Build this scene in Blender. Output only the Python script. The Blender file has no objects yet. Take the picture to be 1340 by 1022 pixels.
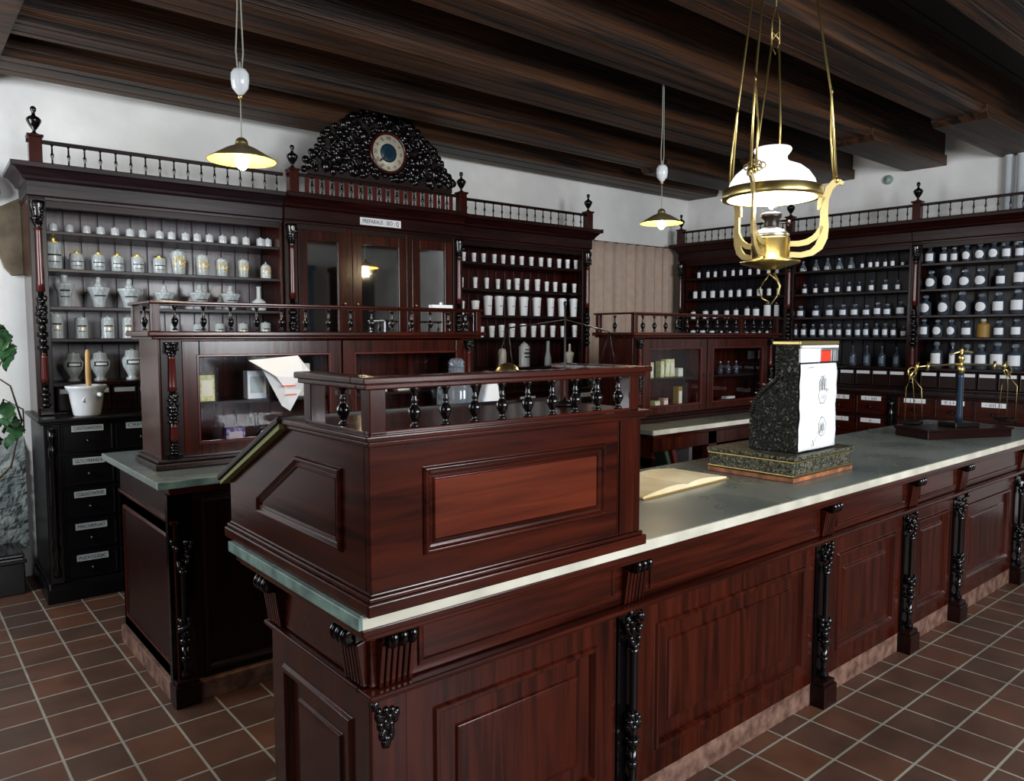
import bpy, math, random
from mathutils import Vector, Matrix
rnd = random.Random(7)
S = bpy.context.scene
COL = S.collection
R_ = math.radians

# ---------------------------------------------------------------- camera, light, exposure
cam = bpy.data.objects.new('camera', bpy.data.cameras.new('camera')); COL.objects.link(cam)
cam.location = (0, 0, 1.62)
cam.rotation_euler = (R_(90 - 4.2385), 0, R_(50.0695 - 90))
cam.data.sensor_width = 36; cam.data.lens = 36 * 985 / 1340
cam.data.clip_start = 0.02
S.camera = cam
S.view_settings.view_transform = 'Standard'; S.view_settings.look = 'None'
S.view_settings.gamma = 1; S.view_settings.use_curve_mapping = False
S.view_settings.exposure = 0.95
w = bpy.data.worlds.new('world'); S.world = w; w.use_nodes = True
w.node_tree.nodes['Background'].inputs[0].default_value = (0.75, 0.85, 1, 1)
w.node_tree.nodes['Background'].inputs[1].default_value = 0.35

def area(name, loc, rot, sx, sy, power, col):
    l = bpy.data.lights.new(name, 'AREA'); l.shape = 'RECTANGLE'; l.size = sx; l.size_y = sy
    l.energy = power; l.color = col
    o = bpy.data.objects.new(name, l); COL.objects.link(o); o.location = loc; o.rotation_euler = rot
    return o
def point(name, loc, power, col, r=0.03):
    l = bpy.data.lights.new(name, 'POINT'); l.energy = power; l.color = col; l.shadow_soft_size = r
    o = bpy.data.objects.new(name, l); COL.objects.link(o); o.location = loc
    return o
DAY = (0.93, 0.97, 1.0)
# daylight entering by the windows of the street wall (behind the camera) and of the left wall
area('daylight_street_window', (1.3, -2.62, 2.2), (R_(86), 0, 0), 1.3, 1.5, 70, DAY)
area('daylight_street_window', (3.55, -2.62, 2.2), (R_(86), 0, R_(-8)), 1.3, 1.5, 105, DAY)
area('daylight_left_window', (-1.45, 4.3, 2.15), (R_(90), 0, R_(-90)), 1.3, 1.5, 48, DAY)
area('daylight_left_window', (-1.45, 0.6, 2.15), (R_(90), 0, R_(-90)), 1.3, 1.5, 7, DAY)

# ---------------------------------------------------------------- materials
def mat(name, base=(0.5, 0.5, 0.5), rough=0.5, metal=0.0, coat=0.0, trans=0.0, emit=None, estr=0.0, spec=0.5, ior=1.45):
    m = bpy.data.materials.new(name); m.use_nodes = True
    b = m.node_tree.nodes['Principled BSDF']
    b.inputs['Base Color'].default_value = (*base, 1)
    b.inputs['Roughness'].default_value = rough
    b.inputs['Metallic'].default_value = metal
    b.inputs['Coat Weight'].default_value = coat
    b.inputs['Coat Roughness'].default_value = 0.12
    b.inputs['Transmission Weight'].default_value = trans
    b.inputs['Specular IOR Level'].default_value = spec
    b.inputs['IOR'].default_value = ior
    if emit: b.inputs['Emission Color'].default_value = (*emit, 1); b.inputs['Emission Strength'].default_value = estr
    return m
def N(m, t, **k):
    n = m.node_tree.nodes.new(t)
    for a, v in k.items(): setattr(n, a, v)
    return n
def L(m, a, b): m.node_tree.links.new(a, b)
def noisy(name, c1, c2, scale=(1, 1, 1), nscale=8, detail=6, rough=0.5, bump=0.0, coat=0.0, bscale=None, r2=None, dist=0.0, metal=0.0, lo=0.35, hi=0.65):
    m = mat(name, c1, rough, metal, coat)
    b = m.node_tree.nodes['Principled BSDF']
    tc = N(m, 'ShaderNodeTexCoord'); mp = N(m, 'ShaderNodeMapping'); mp.inputs['Scale'].default_value = scale
    L(m, tc.outputs['Object'], mp.inputs['Vector'])
    n = N(m, 'ShaderNodeTexNoise'); n.inputs['Scale'].default_value = nscale; n.inputs['Detail'].default_value = detail
    n.inputs['Distortion'].default_value = dist
    L(m, mp.outputs[0], n.inputs['Vector'])
    r = N(m, 'ShaderNodeValToRGB'); r.color_ramp.elements[0].color = (*c1, 1); r.color_ramp.elements[1].color = (*c2, 1)
    r.color_ramp.elements[0].position = lo; r.color_ramp.elements[1].position = hi
    L(m, n.outputs['Fac'], r.inputs[0]); L(m, r.outputs[0], b.inputs['Base Color'])
    if bump:
        n2 = N(m, 'ShaderNodeTexNoise'); n2.inputs['Scale'].default_value = bscale or nscale; n2.inputs['Detail'].default_value = 8
        L(m, mp.outputs[0], n2.inputs['Vector'])
        bp = N(m, 'ShaderNodeBump'); bp.inputs['Strength'].default_value = bump; bp.inputs['Distance'].default_value = 0.02
        L(m, n2.outputs['Fac'], bp.inputs['Height']); L(m, bp.outputs[0], b.inputs['Normal'])
    if r2 is not None:
        mr = N(m, 'ShaderNodeMapRange'); mr.inputs[3].default_value = rough; mr.inputs[4].default_value = r2
        L(m, n.outputs['Fac'], mr.inputs[0]); L(m, mr.outputs[0], b.inputs['Roughness'])
    return m
MC1, MC2 = (0.012, 0.0022, 0.0013), (0.058, 0.0088, 0.0038)
def wood(name, c1, c2, axis, rough=0.19, coat=0.0, bump=0.02, spec=0.42):
    sc = [14, 14, 14]; sc['xyz'.index(axis)] = 0.9
    m = noisy(name, c1, c2, tuple(sc), 2.2, 6, rough, bump, coat, dist=0.6, lo=0.3, hi=0.72)
    m.node_tree.nodes['Principled BSDF'].inputs['Specular IOR Level'].default_value = spec
    return m
MH = wood('mahogany_x', MC1, MC2, 'x'); MV = wood('mahogany_z', MC1, MC2, 'z'); MY = wood('mahogany_y', MC1, MC2, 'y')
MRED = wood('mahogany_red_panel', (0.060, 0.0085, 0.003), (0.125, 0.021, 0.007), 'x', 0.25, 0.0)
DARK = wood('dark_mahogany', (0.005, 0.002, 0.0018), (0.018, 0.004, 0.003), 'z', 0.3, 0.0, spec=0.25)
DARKX = wood('dark_mahogany_x', (0.005, 0.002, 0.0018), (0.018, 0.004, 0.003), 'x', 0.3, 0.0, spec=0.25)
EBON = mat('ebonised_wood', (0.003, 0.002, 0.0025), 0.16, 0, 0.2)
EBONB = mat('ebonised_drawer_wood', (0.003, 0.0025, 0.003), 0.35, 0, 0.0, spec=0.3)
SHAFT = mat('red_turned_wood', (0.07, 0.009, 0.007), 0.22, 0, 0.2)
CORN = wood('dark_cornice_wood', (0.007, 0.002, 0.002), (0.026, 0.005, 0.004), 'x', 0.24, 0.0, spec=0.3)
CORND = wood('blackish_cornice_wood', (0.008, 0.005, 0.006), (0.024, 0.012, 0.015), 'x', 0.26, 0.0)
BOARD = wood('grey_sheen_back_boards', (0.075, 0.060, 0.072), (0.13, 0.108, 0.125), 'z', 0.33, 0.2)  # left bay's glossy boards coloured grey-lilac for the light they reflect
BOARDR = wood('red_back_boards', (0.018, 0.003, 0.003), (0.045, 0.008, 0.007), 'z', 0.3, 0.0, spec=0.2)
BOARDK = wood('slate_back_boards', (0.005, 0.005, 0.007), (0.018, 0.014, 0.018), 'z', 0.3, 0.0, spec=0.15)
BEAM = noisy('old_beam_wood', (0.003, 0.0012, 0.0006), (0.100, 0.036, 0.011), (0.5, 13, 13), 1.4, 9, 0.55, 0.35, 0, 6, dist=0.5, lo=0.36, hi=0.76)
PLANK = noisy('ceiling_plank_wood', (0.004, 0.002, 0.0012), (0.015, 0.006, 0.003), (1, 8, 8), 2.0, 6, 0.7, 0.2)
PLASTER = noisy('plaster', (0.72, 0.72, 0.71), (0.86, 0.86, 0.845), (1, 1, 1), 2.2, 8, 0.9, 0.35, 0, 5)
DIMWALL = noisy('dimmed_street_wall', (0.34, 0.34, 0.34), (0.42, 0.42, 0.41), (1, 1, 1), 2.2, 6, 0.9)  # unseen street wall darkened to reduce haze reflected in the polished wood
LOWBOUNCE = mat('low_bounce_left_wall', (0.03, 0.02, 0.016), 0.6)  # unseen left wall made dark to cut bounce light on left-facing wood
STONE = noisy('rubble_stone', (0.10, 0.12, 0.12), (0.30, 0.33, 0.32), (1, 1, 1), 9, 9, 0.9, 1.0, 0, 12)
MARBLE = noisy('grey_stone_top', (0.10, 0.12, 0.112), (0.16, 0.185, 0.172), (1, 1, 1), 3, 9, 0.22, 0.0, 0.1, r2=0.34)
EDGE = noisy('pale_stone_edge', (0.44, 0.42, 0.34), (0.64, 0.61, 0.51), (1, 1, 1), 6, 8, 0.4, 0.03)  # front edge strips, paler than the grey tops
EDGEG = noisy('green_stone_edge', (0.10, 0.17, 0.15), (0.25, 0.36, 0.31), (1, 1, 1), 16, 8, 0.3, 0.05)
BRASS = mat('brass', (0.60, 0.47, 0.18), 0.3, 1.0)
BRASSD = mat('dull_brass', (0.42, 0.33, 0.13), 0.4, 1.0)
STEEL = mat('steel', (0.55, 0.56, 0.58), 0.3, 1.0)
DMET = mat('dark_metal', (0.035, 0.03, 0.028), 0.35, 0.9)
CUPW = mat('bright_white_glaze', (0.84, 0.86, 0.89), 0.2, 0, 0.2)
WHITE = mat('white_porcelain', (0.66, 0.69, 0.71), 0.18, 0, 0.3)
GREYW = noisy('grey_glazed_porcelain', (0.34, 0.38, 0.39), (0.56, 0.61, 0.62), (1, 1, 1), 5, 3, 0.22, 0, 0.3)
CREAM = mat('cream_porcelain', (0.62, 0.60, 0.52), 0.3, 0, 0.2)
GOLD = mat('gold_leaf', (0.80, 0.58, 0.12), 0.35, 0.7)
LABEL = mat('white_label', (0.80, 0.82, 0.86), 0.5)
LABELB = mat('bluish_label', (0.50, 0.60, 0.85), 0.5)
LABELC = mat('cream_label', (0.72, 0.70, 0.55), 0.5)
LABELG = mat('grey_label', (0.42, 0.48, 0.48), 0.5)
INK = mat('black_ink', (0.01, 0.01, 0.015), 0.6)
PAPER = mat('white_paper', (0.86, 0.87, 0.89), 0.7)
YPAPER = noisy('yellowed_paper', (0.62, 0.50, 0.29), (0.78, 0.68, 0.46), (1, 1, 1), 5, 6, 0.8)
YBOX = noisy('yellow_printed_card', (0.42, 0.40, 0.13), (0.72, 0.70, 0.36), (1, 1, 1), 60, 3, 0.5)
CBOX = mat('cream_card', (0.68, 0.66, 0.52), 0.6)
PURPLE = noisy('purple_printed_tin', (0.05, 0.03, 0.14), (0.45, 0.38, 0.5), (1, 1, 1), 45, 3, 0.4, lo=0.45, hi=0.7)
ORANGE = mat('orange_card', (0.75, 0.12, 0.03), 0.5)
REDP = mat('red_plastic', (0.85, 0.035, 0.01), 0.4)
AMBER = mat('amber_card', (0.30, 0.17, 0.03), 0.5)
BLUESTEEL = mat('blue_black_column', (0.012, 0.03, 0.055), 0.25, 0.3, 0.5)
FAB = noisy('beige_curtain', (0.50, 0.37, 0.30), (0.56, 0.43, 0.35), (1, 1, 1), 12, 4, 0.95)
LEATHER = noisy('brown_hide', (0.08, 0.06, 0.035), (0.17, 0.135, 0.09), (1, 1, 1), 7, 7, 0.7, 0.4)
LEAF = noisy('green_leaf', (0.012, 0.05, 0.02), (0.05, 0.14, 0.05), (1, 1, 1), 12, 4, 0.3, 0.05, 0.2)
STEMM = mat('brown_stem', (0.09, 0.06, 0.035), 0.7)
GREENB = mat('green_cloth', (0.05, 0.085, 0.05), 0.7)
REDB = mat('red_cloth', (0.13, 0.02, 0.015), 0.7)
GREYB = mat('grey_cloth', (0.15, 0.13, 0.13), 0.7)
PIPE = mat('white_pipe_paint', (0.62, 0.66, 0.70), 0.3)
BAIZE = mat('yellow_green_edge', (0.20, 0.20, 0.06), 0.6)
ICON = mat('dial_face', (0.55, 0.50, 0.40), 0.5)
TEAL = mat('dark_teal', (0.008, 0.03, 0.05), 0.3)
PINKW = noisy('worn_plinth_wood', (0.08, 0.035, 0.024), (0.22, 0.12, 0.085), (3, 3, 3), 6, 7, 0.7, 0.3)
def bglass(name, col, tr=0.85, rough=0.03):
    return mat(name, col, rough, 0, 0, tr, ior=1.45)
GLASSB = bglass('bottle_glass', (0.62, 0.72, 0.82))
GLASSD = bglass('dark_bottle_glass', (0.10, 0.13, 0.18), 0.6, 0.06)
def pane_mat(name, tint, f0=0.12):
    m = bpy.data.materials.new(name); m.use_nodes = True; nt = m.node_tree
    nt.nodes.remove(nt.nodes['Principled BSDF'])
    g = N(m, 'ShaderNodeBsdfGlossy'); g.inputs['Roughness'].default_value = 0.02
    t = N(m, 'ShaderNodeBsdfTransparent'); t.inputs['Color'].default_value = (*tint, 1)
    fr = N(m, 'ShaderNodeFresnel'); fr.inputs['IOR'].default_value = 1.5
    ma = N(m, 'ShaderNodeMath', operation='ADD'); ma.inputs[1].default_value = f0
    mx = N(m, 'ShaderNodeMixShader')
    ge = N(m, 'ShaderNodeNewGeometry'); iv = N(m, 'ShaderNodeMath', operation='SUBTRACT'); iv.inputs[0].default_value = 1; L(m, ge.outputs['Backfacing'], iv.inputs[1])
    mh = N(m, 'ShaderNodeMath', operation='MULTIPLY'); mh.inputs[1].default_value = 0.55; L(m, ma.outputs[0], mh.inputs[0])
    mu = N(m, 'ShaderNodeMath', operation='MULTIPLY'); L(m, mh.outputs[0], mu.inputs[0]); L(m, iv.outputs[0], mu.inputs[1])
    L(m, fr.outputs[0], ma.inputs[0]); L(m, mu.outputs[0], mx.inputs[0]); L(m, t.outputs[0], mx.inputs[1]); L(m, g.outputs[0], mx.inputs[2])
    L(m, mx.outputs[0], nt.nodes['Material Output'].inputs[0])
    return m
PANE = pane_mat('window_pane', (0.95, 0.96, 0.98), 0.0)
MIRROR = mat('old_mirror', (0.82, 0.86, 0.88), 0.03, 1.0)
# floor tiles
FLOOR = mat('terracotta_tiles', (0.1, 0.05, 0.03), 0.42)
def _floor():
    m = FLOOR; b = m.node_tree.nodes['Principled BSDF']
    tc = N(m, 'ShaderNodeTexCoord'); mp = N(m, 'ShaderNodeMapping'); mp.inputs['Location'].default_value = (-0.87 + 20 * 0.2055, -1.12 + 20 * 0.2095, 0)
    L(m, tc.outputs['Object'], mp.inputs['Vector'])
    br = N(m, 'ShaderNodeTexBrick'); br.offset = 0; br.squash = 1
    br.inputs['Scale'].default_value = 1; br.inputs['Brick Width'].default_value = 0.2055; br.inputs['Row Height'].default_value = 0.2095
    br.inputs['Mortar Size'].default_value = 0.0052; br.inputs['Mortar Smooth'].default_value = 0.15; br.inputs['Bias'].default_value = 0
    br.inputs['Color1'].default_value = (0.112, 0.046, 0.026, 1); br.inputs['Color2'].default_value = (0.066, 0.036, 0.026, 1)
    br.inputs['Mortar'].default_value = (0.27, 0.265, 0.22, 1)
    L(m, mp.outputs[0], br.inputs['Vector'])
    n = N(m, 'ShaderNodeTexNoise'); n.inputs['Scale'].default_value = 5; n.inputs['Detail'].default_value = 8
    L(m, tc.outputs['Object'], n.inputs['Vector'])
    mx = N(m, 'ShaderNodeMix', data_type='RGBA', blend_type='MULTIPLY'); mx.inputs[0].default_value = 0.7
    cr = N(m, 'ShaderNodeValToRGB'); cr.color_ramp.elements[0].color = (0.6, 0.6, 0.62, 1); cr.color_ramp.elements[1].color = (1.35, 1.3, 1.25, 1)
    cr.color_ramp.elements[0].position = 0.3; cr.color_ramp.elements[1].position = 0.7
    L(m, n.outputs['Fac'], cr.inputs[0]); L(m, br.outputs['Color'], mx.inputs[6]); L(m, cr.outputs[0], mx.inputs[7]); L(m, mx.outputs[2], b.inputs['Base Color'])
    mr = N(m, 'ShaderNodeMapRange'); mr.inputs[3].default_value = 0.33; mr.inputs[4].default_value = 0.55
    L(m, n.outputs['Fac'], mr.inputs[0]); L(m, mr.outputs[0], b.inputs['Roughness'])
    iv = N(m, 'ShaderNodeMath', operation='SUBTRACT'); iv.inputs[0].default_value = 1
    L(m, br.outputs['Fac'], iv.inputs[1])
    bp = N(m, 'ShaderNodeBump'); bp.inputs['Strength'].default_value = 0.5; bp.inputs['Distance'].default_value = 0.003
    L(m, iv.outputs[0], bp.inputs['Height']); L(m, bp.outputs[0], b.inputs['Normal'])
_floor()

# ---------------------------------------------------------------- mesh builder
class MB:
    def __init__(s): s.v = []; s.f = []; s.sm = []; s.T = Matrix(); s.smooth = False
    def add(s, vs, fs, smooth=None):
        o = len(s.v); T = s.T
        s.v += [tuple(T @ Vector(p)) for p in vs]
        s.f += [[i + o for i in f] for f in fs]
        s.sm += [s.smooth if smooth is None else smooth] * len(fs)
        return s
    def box(s, x0, x1, y0, y1, z0, z1):
        return s.add([(x0, y0, z0), (x1, y0, z0), (x1, y1, z0), (x0, y1, z0), (x0, y0, z1), (x1, y0, z1), (x1, y1, z1), (x0, y1, z1)],
                     [(0, 3, 2, 1), (4, 5, 6, 7), (0, 1, 5, 4), (1, 2, 6, 5), (2, 3, 7, 6), (3, 0, 4, 7)], False)
    def prism(s, poly, a0, a1, axis='x'):
        # poly in the two other axes (y,z) for x, (x,z) for y, (x,y) for z
        n = len(poly)
        def P(a, p):
            return {'x': (a, p[0], p[1]), 'y': (p[0], a, p[1]), 'z': (p[0], p[1], a)}[axis]
        vs = [P(a0, p) for p in poly] + [P(a1, p) for p in poly]
        fs = [list(range(n))[::-1], list(range(n, 2 * n))] + [[i, (i + 1) % n, n + (i + 1) % n, n + i] for i in range(n)]
        return s.add(vs, fs, False)
    def lathe(s, prof, cx=0, cy=0, z=0, seg=16, sx=1, sy=1, axis='z'):
        vs = []; fs = []
        for r, h in prof:
            for k in range(seg):
                a = 2 * math.pi * k / seg
                x, y, q = r * math.cos(a) * sx, r * math.sin(a) * sy, h
                if axis == 'x': x, y, q = q, x, y
                elif axis == 'y': x, y, q = x, q, y
                vs.append((cx + x, cy + y, z + q))
        m = len(prof)
        for i in range(m - 1):
            for k in range(seg):
                k2 = (k + 1) % seg
                fs.append((i * seg + k, i * seg + k2, (i + 1) * seg + k2, (i + 1) * seg + k))
        fs.append(tuple(range(seg))[::-1]); fs.append(tuple(range((m - 1) * seg, m * seg)))
        return s.add(vs, fs, True)
    def tube(s, pts, r, seg=8, r1=None):
        pts = [Vector(p) for p in pts]; vs = []; fs = []; n = len(pts)
        up = Vector((0, 0, 1))
        for i, p in enumerate(pts):
            d = (pts[min(i + 1, n - 1)] - pts[max(i - 1, 0)]).normalized()
            ref = up if abs(d.z) < 0.9 else Vector((1, 0, 0))
            a = d.cross(ref).normalized(); b = d.cross(a)
            rr = r if r1 is None else r + (r1 - r) * i / (n - 1)
            for k in range(seg):
                t = 2 * math.pi * k / seg
                vs.append(tuple(p + a * math.cos(t) * rr + b * math.sin(t) * rr))
        for i in range(n - 1):
            for k in range(seg):
                k2 = (k + 1) % seg
                fs.append((i * seg + k, i * seg + k2, (i + 1) * seg + k2, (i + 1) * seg + k))
        fs.append(tuple(range(seg))[::-1]); fs.append(tuple(range((n - 1) * seg, n * seg)))
        return s.add(vs, fs, True)
    def ball(s, c, r, seg=8, rings=6):
        if not hasattr(r, '__len__'): r = (r, r, r)
        vs = [(c[0], c[1], c[2] - r[2])]; fs = []
        for i in range(1, rings):
            t = math.pi * i / rings - math.pi / 2
            for k in range(seg):
                a = 2 * math.pi * k / seg
                vs.append((c[0] + r[0] * math.cos(t) * math.cos(a), c[1] + r[1] * math.cos(t) * math.sin(a), c[2] + r[2] * math.sin(t)))
        vs.append((c[0], c[1], c[2] + r[2])); top = len(vs) - 1
        for k in range(seg):
            k2 = (k + 1) % seg
            fs.append((0, 1 + k2, 1 + k)); fs.append((top, top - seg + k, top - seg + k2))
            for i in range(rings - 2):
                fs.append((1 + i * seg + k, 1 + i * seg + k2, 1 + (i + 1) * seg + k2, 1 + (i + 1) * seg + k))
        return s.add(vs, fs, True)
    def torus(s, c, R, r, seg=20, sg=6, axis='z', arc=1.0, a0=0.0):
        pts = []
        n = max(3, int(seg * arc))
        for k in range(n + 1):
            a = a0 + 2 * math.pi * arc * k / n
            x, y = R * math.cos(a), R * math.sin(a)
            p = {'z': (x, y, 0), 'x': (0, x, y), 'y': (x, 0, y)}[axis]
            pts.append((c[0] + p[0], c[1] + p[1], c[2] + p[2]))
        return s.tube(pts, r, sg)
    def rings(s, poly, rs, cap=True):
        # convex polygon in (a,b), rings of (inset, height c); transform T maps (a,b,c)
        n = len(poly); area2 = sum(poly[i][0] * poly[(i + 1) % n][1] - poly[(i + 1) % n][0] * poly[i][1] for i in range(n))
        if area2 < 0: poly = poly[::-1]
        def inset(d):
            out = []
            for i in range(n):
                p0, p1, p2 = Vector(poly[i - 1]), Vector(poly[i]), Vector(poly[(i + 1) % n])
                e1 = (p1 - p0).normalized(); e2 = (p2 - p1).normalized()
                n1 = Vector((-e1.y, e1.x)); n2 = Vector((-e2.y, e2.x))
                k = 1 + n1.dot(n2)
                q = p1 + (n1 + n2) * (d / max(k, 0.2))
                out.append((q.x, q.y))
            return out
        vs = []; fs = []
        for d, c in rs: vs += [(x, y, c) for x, y in inset(d)]
        for i in range(len(rs) - 1):
            for k in range(n):
                k2 = (k + 1) % n
                fs.append((i * n + k, i * n + k2, (i + 1) * n + k2, (i + 1) * n + k))
        if cap: fs.append(tuple(range((len(rs) - 1) * n, len(rs) * n)))
        return s.add(vs, fs, False)
def rect(a0, a1, b0, b1): return [(a0, b0), (a1, b0), (a1, b1), (a0, b1)]
FACE_F = lambda y: Matrix(((1, 0, 0, 0), (0, 0, -1, y), (0, 1, 0, 0), (0, 0, 0, 1)))      # (a,b,c)->(a, y-c, b): faces -Y
FACE_L = lambda x: Matrix(((0, 0, -1, x), (-1, 0, 0, 0), (0, 1, 0, 0), (0, 0, 0, 1)))     # (a,b,c)->(x-c, -a, b): faces -X
FACE_R = lambda x: Matrix(((0, 0, 1, x), (1, 0, 0, 0), (0, 1, 0, 0), (0, 0, 0, 1)))       # (a,b,c)->(x+c, a, b): faces +X

def link(name, mesh, parent=None):
    o = bpy.data.objects.new(name, mesh); COL.objects.link(o); o.parent = parent; return o
def mesh(name, mb, m):
    me = bpy.data.meshes.new(name); me.from_pydata(mb.v, [], mb.f)
    me.polygons.foreach_set('use_smooth', mb.sm); me.materials.append(m); me.update()
    return me
def obj(name, mb, m, parent=None, bev=0.0, seg=2, loc=None):
    o = link(name, mesh(name, mb, m), parent)
    if bev:
        b = o.modifiers.new('bevel', 'BEVEL'); b.width = bev; b.segments = seg; b.limit_method = 'ANGLE'; b.angle_limit = R_(40)
        b.harden_normals = False
    if loc: o.location = loc
    return o
def tag(o, label, cat, group=None):
    o['label'] = label; o['category'] = cat
    if group: o['group'] = group
    return o
def thing(name, label, cat, loc=(0, 0, 0), rz=0.0, group=None):
    o = bpy.data.objects.new(name, None); COL.objects.link(o); o.location = loc; o.rotation_euler = (0, 0, rz)
    o.empty_display_size = 0.05
    return tag(o, label, cat, group)
def struct(name, mb, m, bev=0.0):
    o = obj(name, mb, m, None, bev); o['kind'] = 'structure'; return o
def dup(root, loc, rz=None, label=None, group=None, scale=None):
    r = root.copy(); COL.objects.link(r); r.location = loc
    if rz is not None: r.rotation_euler = (0, 0, rz)
    if scale is not None: r.scale = scale
    if label: r['label'] = label
    if group: r['group'] = group
    for ch in list(root.children):
        c = ch.copy(); COL.objects.link(c); c.parent = r
        for g in ch.children:
            d = g.copy(); COL.objects.link(d); d.parent = c
    return r
def copy_part(o, parent, loc):
    c = o.copy(); COL.objects.link(c); c.parent = parent; c.location = loc
    for g in o.children:
        d = g.copy(); COL.objects.link(d); d.parent = c
    return c
ORD = ['first', 'second', 'third', 'fourth', 'fifth', 'sixth', 'seventh', 'eighth', 'ninth', 'tenth', 'eleventh', 'twelfth', 'thirteenth', 'fourteenth', 'fifteenth', 'sixteenth', 'seventeenth', 'eighteenth']
def text_part(name, body, size, m, parent, loc, rot=(R_(90), 0, 0), width=None, depth=0.0006):
    cu = bpy.data.curves.new(name, 'FONT'); cu.body = body; cu.size = size; cu.align_x = 'CENTER'; cu.align_y = 'CENTER'; cu.extrude = depth
    t = bpy.data.objects.new(name, cu); COL.objects.link(t)
    bpy.context.view_layer.update()
    me = bpy.data.meshes.new_from_object(t.evaluated_get(bpy.context.evaluated_depsgraph_get()))
    bpy.data.objects.remove(t)
    me.materials.clear(); me.materials.append(m)
    o = link(name, me, parent); o.location = loc; o.rotation_euler = rot
    if width:
        xs = [v.co.x for v in me.vertices]; k = width / max(1e-4, max(xs) - min(xs)); o.scale = (min(1.6, k), 1, 1)
    return o
# ---------------------------------------------------------------- the two furniture lines (directions measured on the walls)
BA = R_(-1.838)
BO = Vector((0.716, 5.173, 0))
def BW(u, w, z=0.0):
    return Vector((BO.x + u * math.cos(BA) - w * math.sin(BA), BO.y + u * math.sin(BA) + w * math.cos(BA), z))
RA = R_(-87)
RO = Vector((7.12, 5.45, 0))
def RW(u, w, z=0.0):
    return Vector((RO.x + u * math.cos(RA) - w * math.sin(RA), RO.y + u * math.sin(RA) + w * math.cos(RA), z))

# ---------------------------------------------------------------- setting
CEIL = 3.56
mb = MB(); mb.box(-1.6, 8.2, -2.8, 6.3, -0.1, 0.0); struct('floor', mb, FLOOR)
mb = MB(); mb.box(-1.6, 8.2, -2.8, 6.3, CEIL, CEIL + 0.1)
for k in range(44):
    y = -2.7 + k * 0.205; mb.box(-1.5, 8.0, y, y + 0.195, CEIL - 0.014, CEIL)
struct('ceiling', mb, PLANK)
def wallbox(name, a, b, t, m, z1=CEIL):
    a = Vector(a); b = Vector(b); d = (b - a); n = Vector((-d.y, d.x, 0)).normalized() * t
    p = [a, b, b + n, a + n]; mb = MB(); mb.prism([(q.x, q.y) for q in p], 0, z1, 'z'); return struct(name, mb, m)
wallbox('wall_back', BW(-2.4, 0.72), BW(7.6, 0.72), 0.2, PLASTER)
wallbox('wall_right', RW(-0.4, 0.38), RW(8.3, 0.38), 0.2, PLASTER)
# left wall with two window openings, street wall with two window openings
def wall_with_holes(name, axis, pos, t, s0, s1, holes, m):
    mb = MB(); cur = s0
    def bx(a, b, z0, z1):
        if axis == 'x': mb.box(pos - t, pos, a, b, z0, z1)
        else: mb.box(a, b, pos - t, pos, z0, z1)
    for h0, h1, z0, z1 in holes:
        bx(cur, h0, 0, CEIL); bx(h0, h1, 0, z0); bx(h0, h1, z1, CEIL); cur = h1
    bx(cur, s1, 0, CEIL)
    return struct(name, mb, m)
wall_with_holes('wall_left', 'x', -1.5, 0.25, -2.8, 6.3, [(-0.05, 1.25, 1.2, 2.95), (3.65, 4.95, 1.2, 2.95)], LOWBOUNCE)
wall_with_holes('wall_front', 'y', -2.7, 0.25, -1.6, 8.2, [(0.65, 1.95, 1.2, 3.0), (2.9, 4.2, 1.2, 3.0)], DIMWALL)
def window(n, axis, pos, a, b, z0, z1):
    mb = MB()
    def bx(p0, p1, q0, q1, d=0.03):
        if axis == 'x': mb.box(pos - 0.12, pos - 0.12 + d, p0, p1, q0, q1)
        else: mb.box(p0, p1, pos - 0.12, pos - 0.12 + d, q0, q1)
    bx(a, a + .05, z0, z1); bx(b - .05, b, z0, z1); bx(a, b, z0, z0 + .05); bx(a, b, z1 - .05, z1); bx((a + b) / 2 - .03, (a + b) / 2 + .03, z0, z1)
    bx(a, b, z0 + (z1 - z0) * .62, z0 + (z1 - z0) * .62 + .04)
    struct('window_%d' % n, mb, PIPE)
window(1, 'y', -2.7, 0.65, 1.95, 1.2, 3.0); window(2, 'y', -2.7, 2.9, 4.2, 1.2, 3.0)
window(3, 'x', -1.5, 3.65, 4.95, 1.2, 2.95); window(4, 'x', -1.5, -0.05, 1.25, 1.2, 2.95)
# rubble stone breaking through the plaster low on the back wall at far left
from mathutils import noise as mnoise
mb = MB(); vs = []; fs = []; nu, nz_ = 70, 100
mb.T = Matrix.Translation(BW(0, 0)) @ Matrix.Rotation(BA, 4, 'Z')
for j in range(nz_ + 1):
    for i in range(nu + 1):
        u = -0.78 + .74 * i / nu; z = .2 + 1.0 * j / nz_
        c1 = mnoise.voronoi(Vector((u * 7, z * 9, 0)))[0]
        h = (c1[1] - c1[0]) * .9 + .35 * mnoise.noise(Vector((u * 22, z * 22, 3))) + .2 * mnoise.noise(Vector((u * 60, z * 60, 1)))
        m_ = mnoise.noise(Vector((u * 4, z * 4, 7))) * .5 + (.95 - z) * 1.6 + (-.02 - u) * .3
        y = .722 - .045 * max(0, min(1, m_ * 2.2)) * (0.35 + max(0.0, min(1.0, h + .25)))
        vs.append((u, y, z))
for j in range(nz_):
    for i in range(nu): fs.append((j * (nu + 1) + i, j * (nu + 1) + i + 1, (j + 1) * (nu + 1) + i + 1, (j + 1) * (nu + 1) + i))
mb.add(vs, fs, False)
o = struct('trim_1', mb, STONE)
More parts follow.
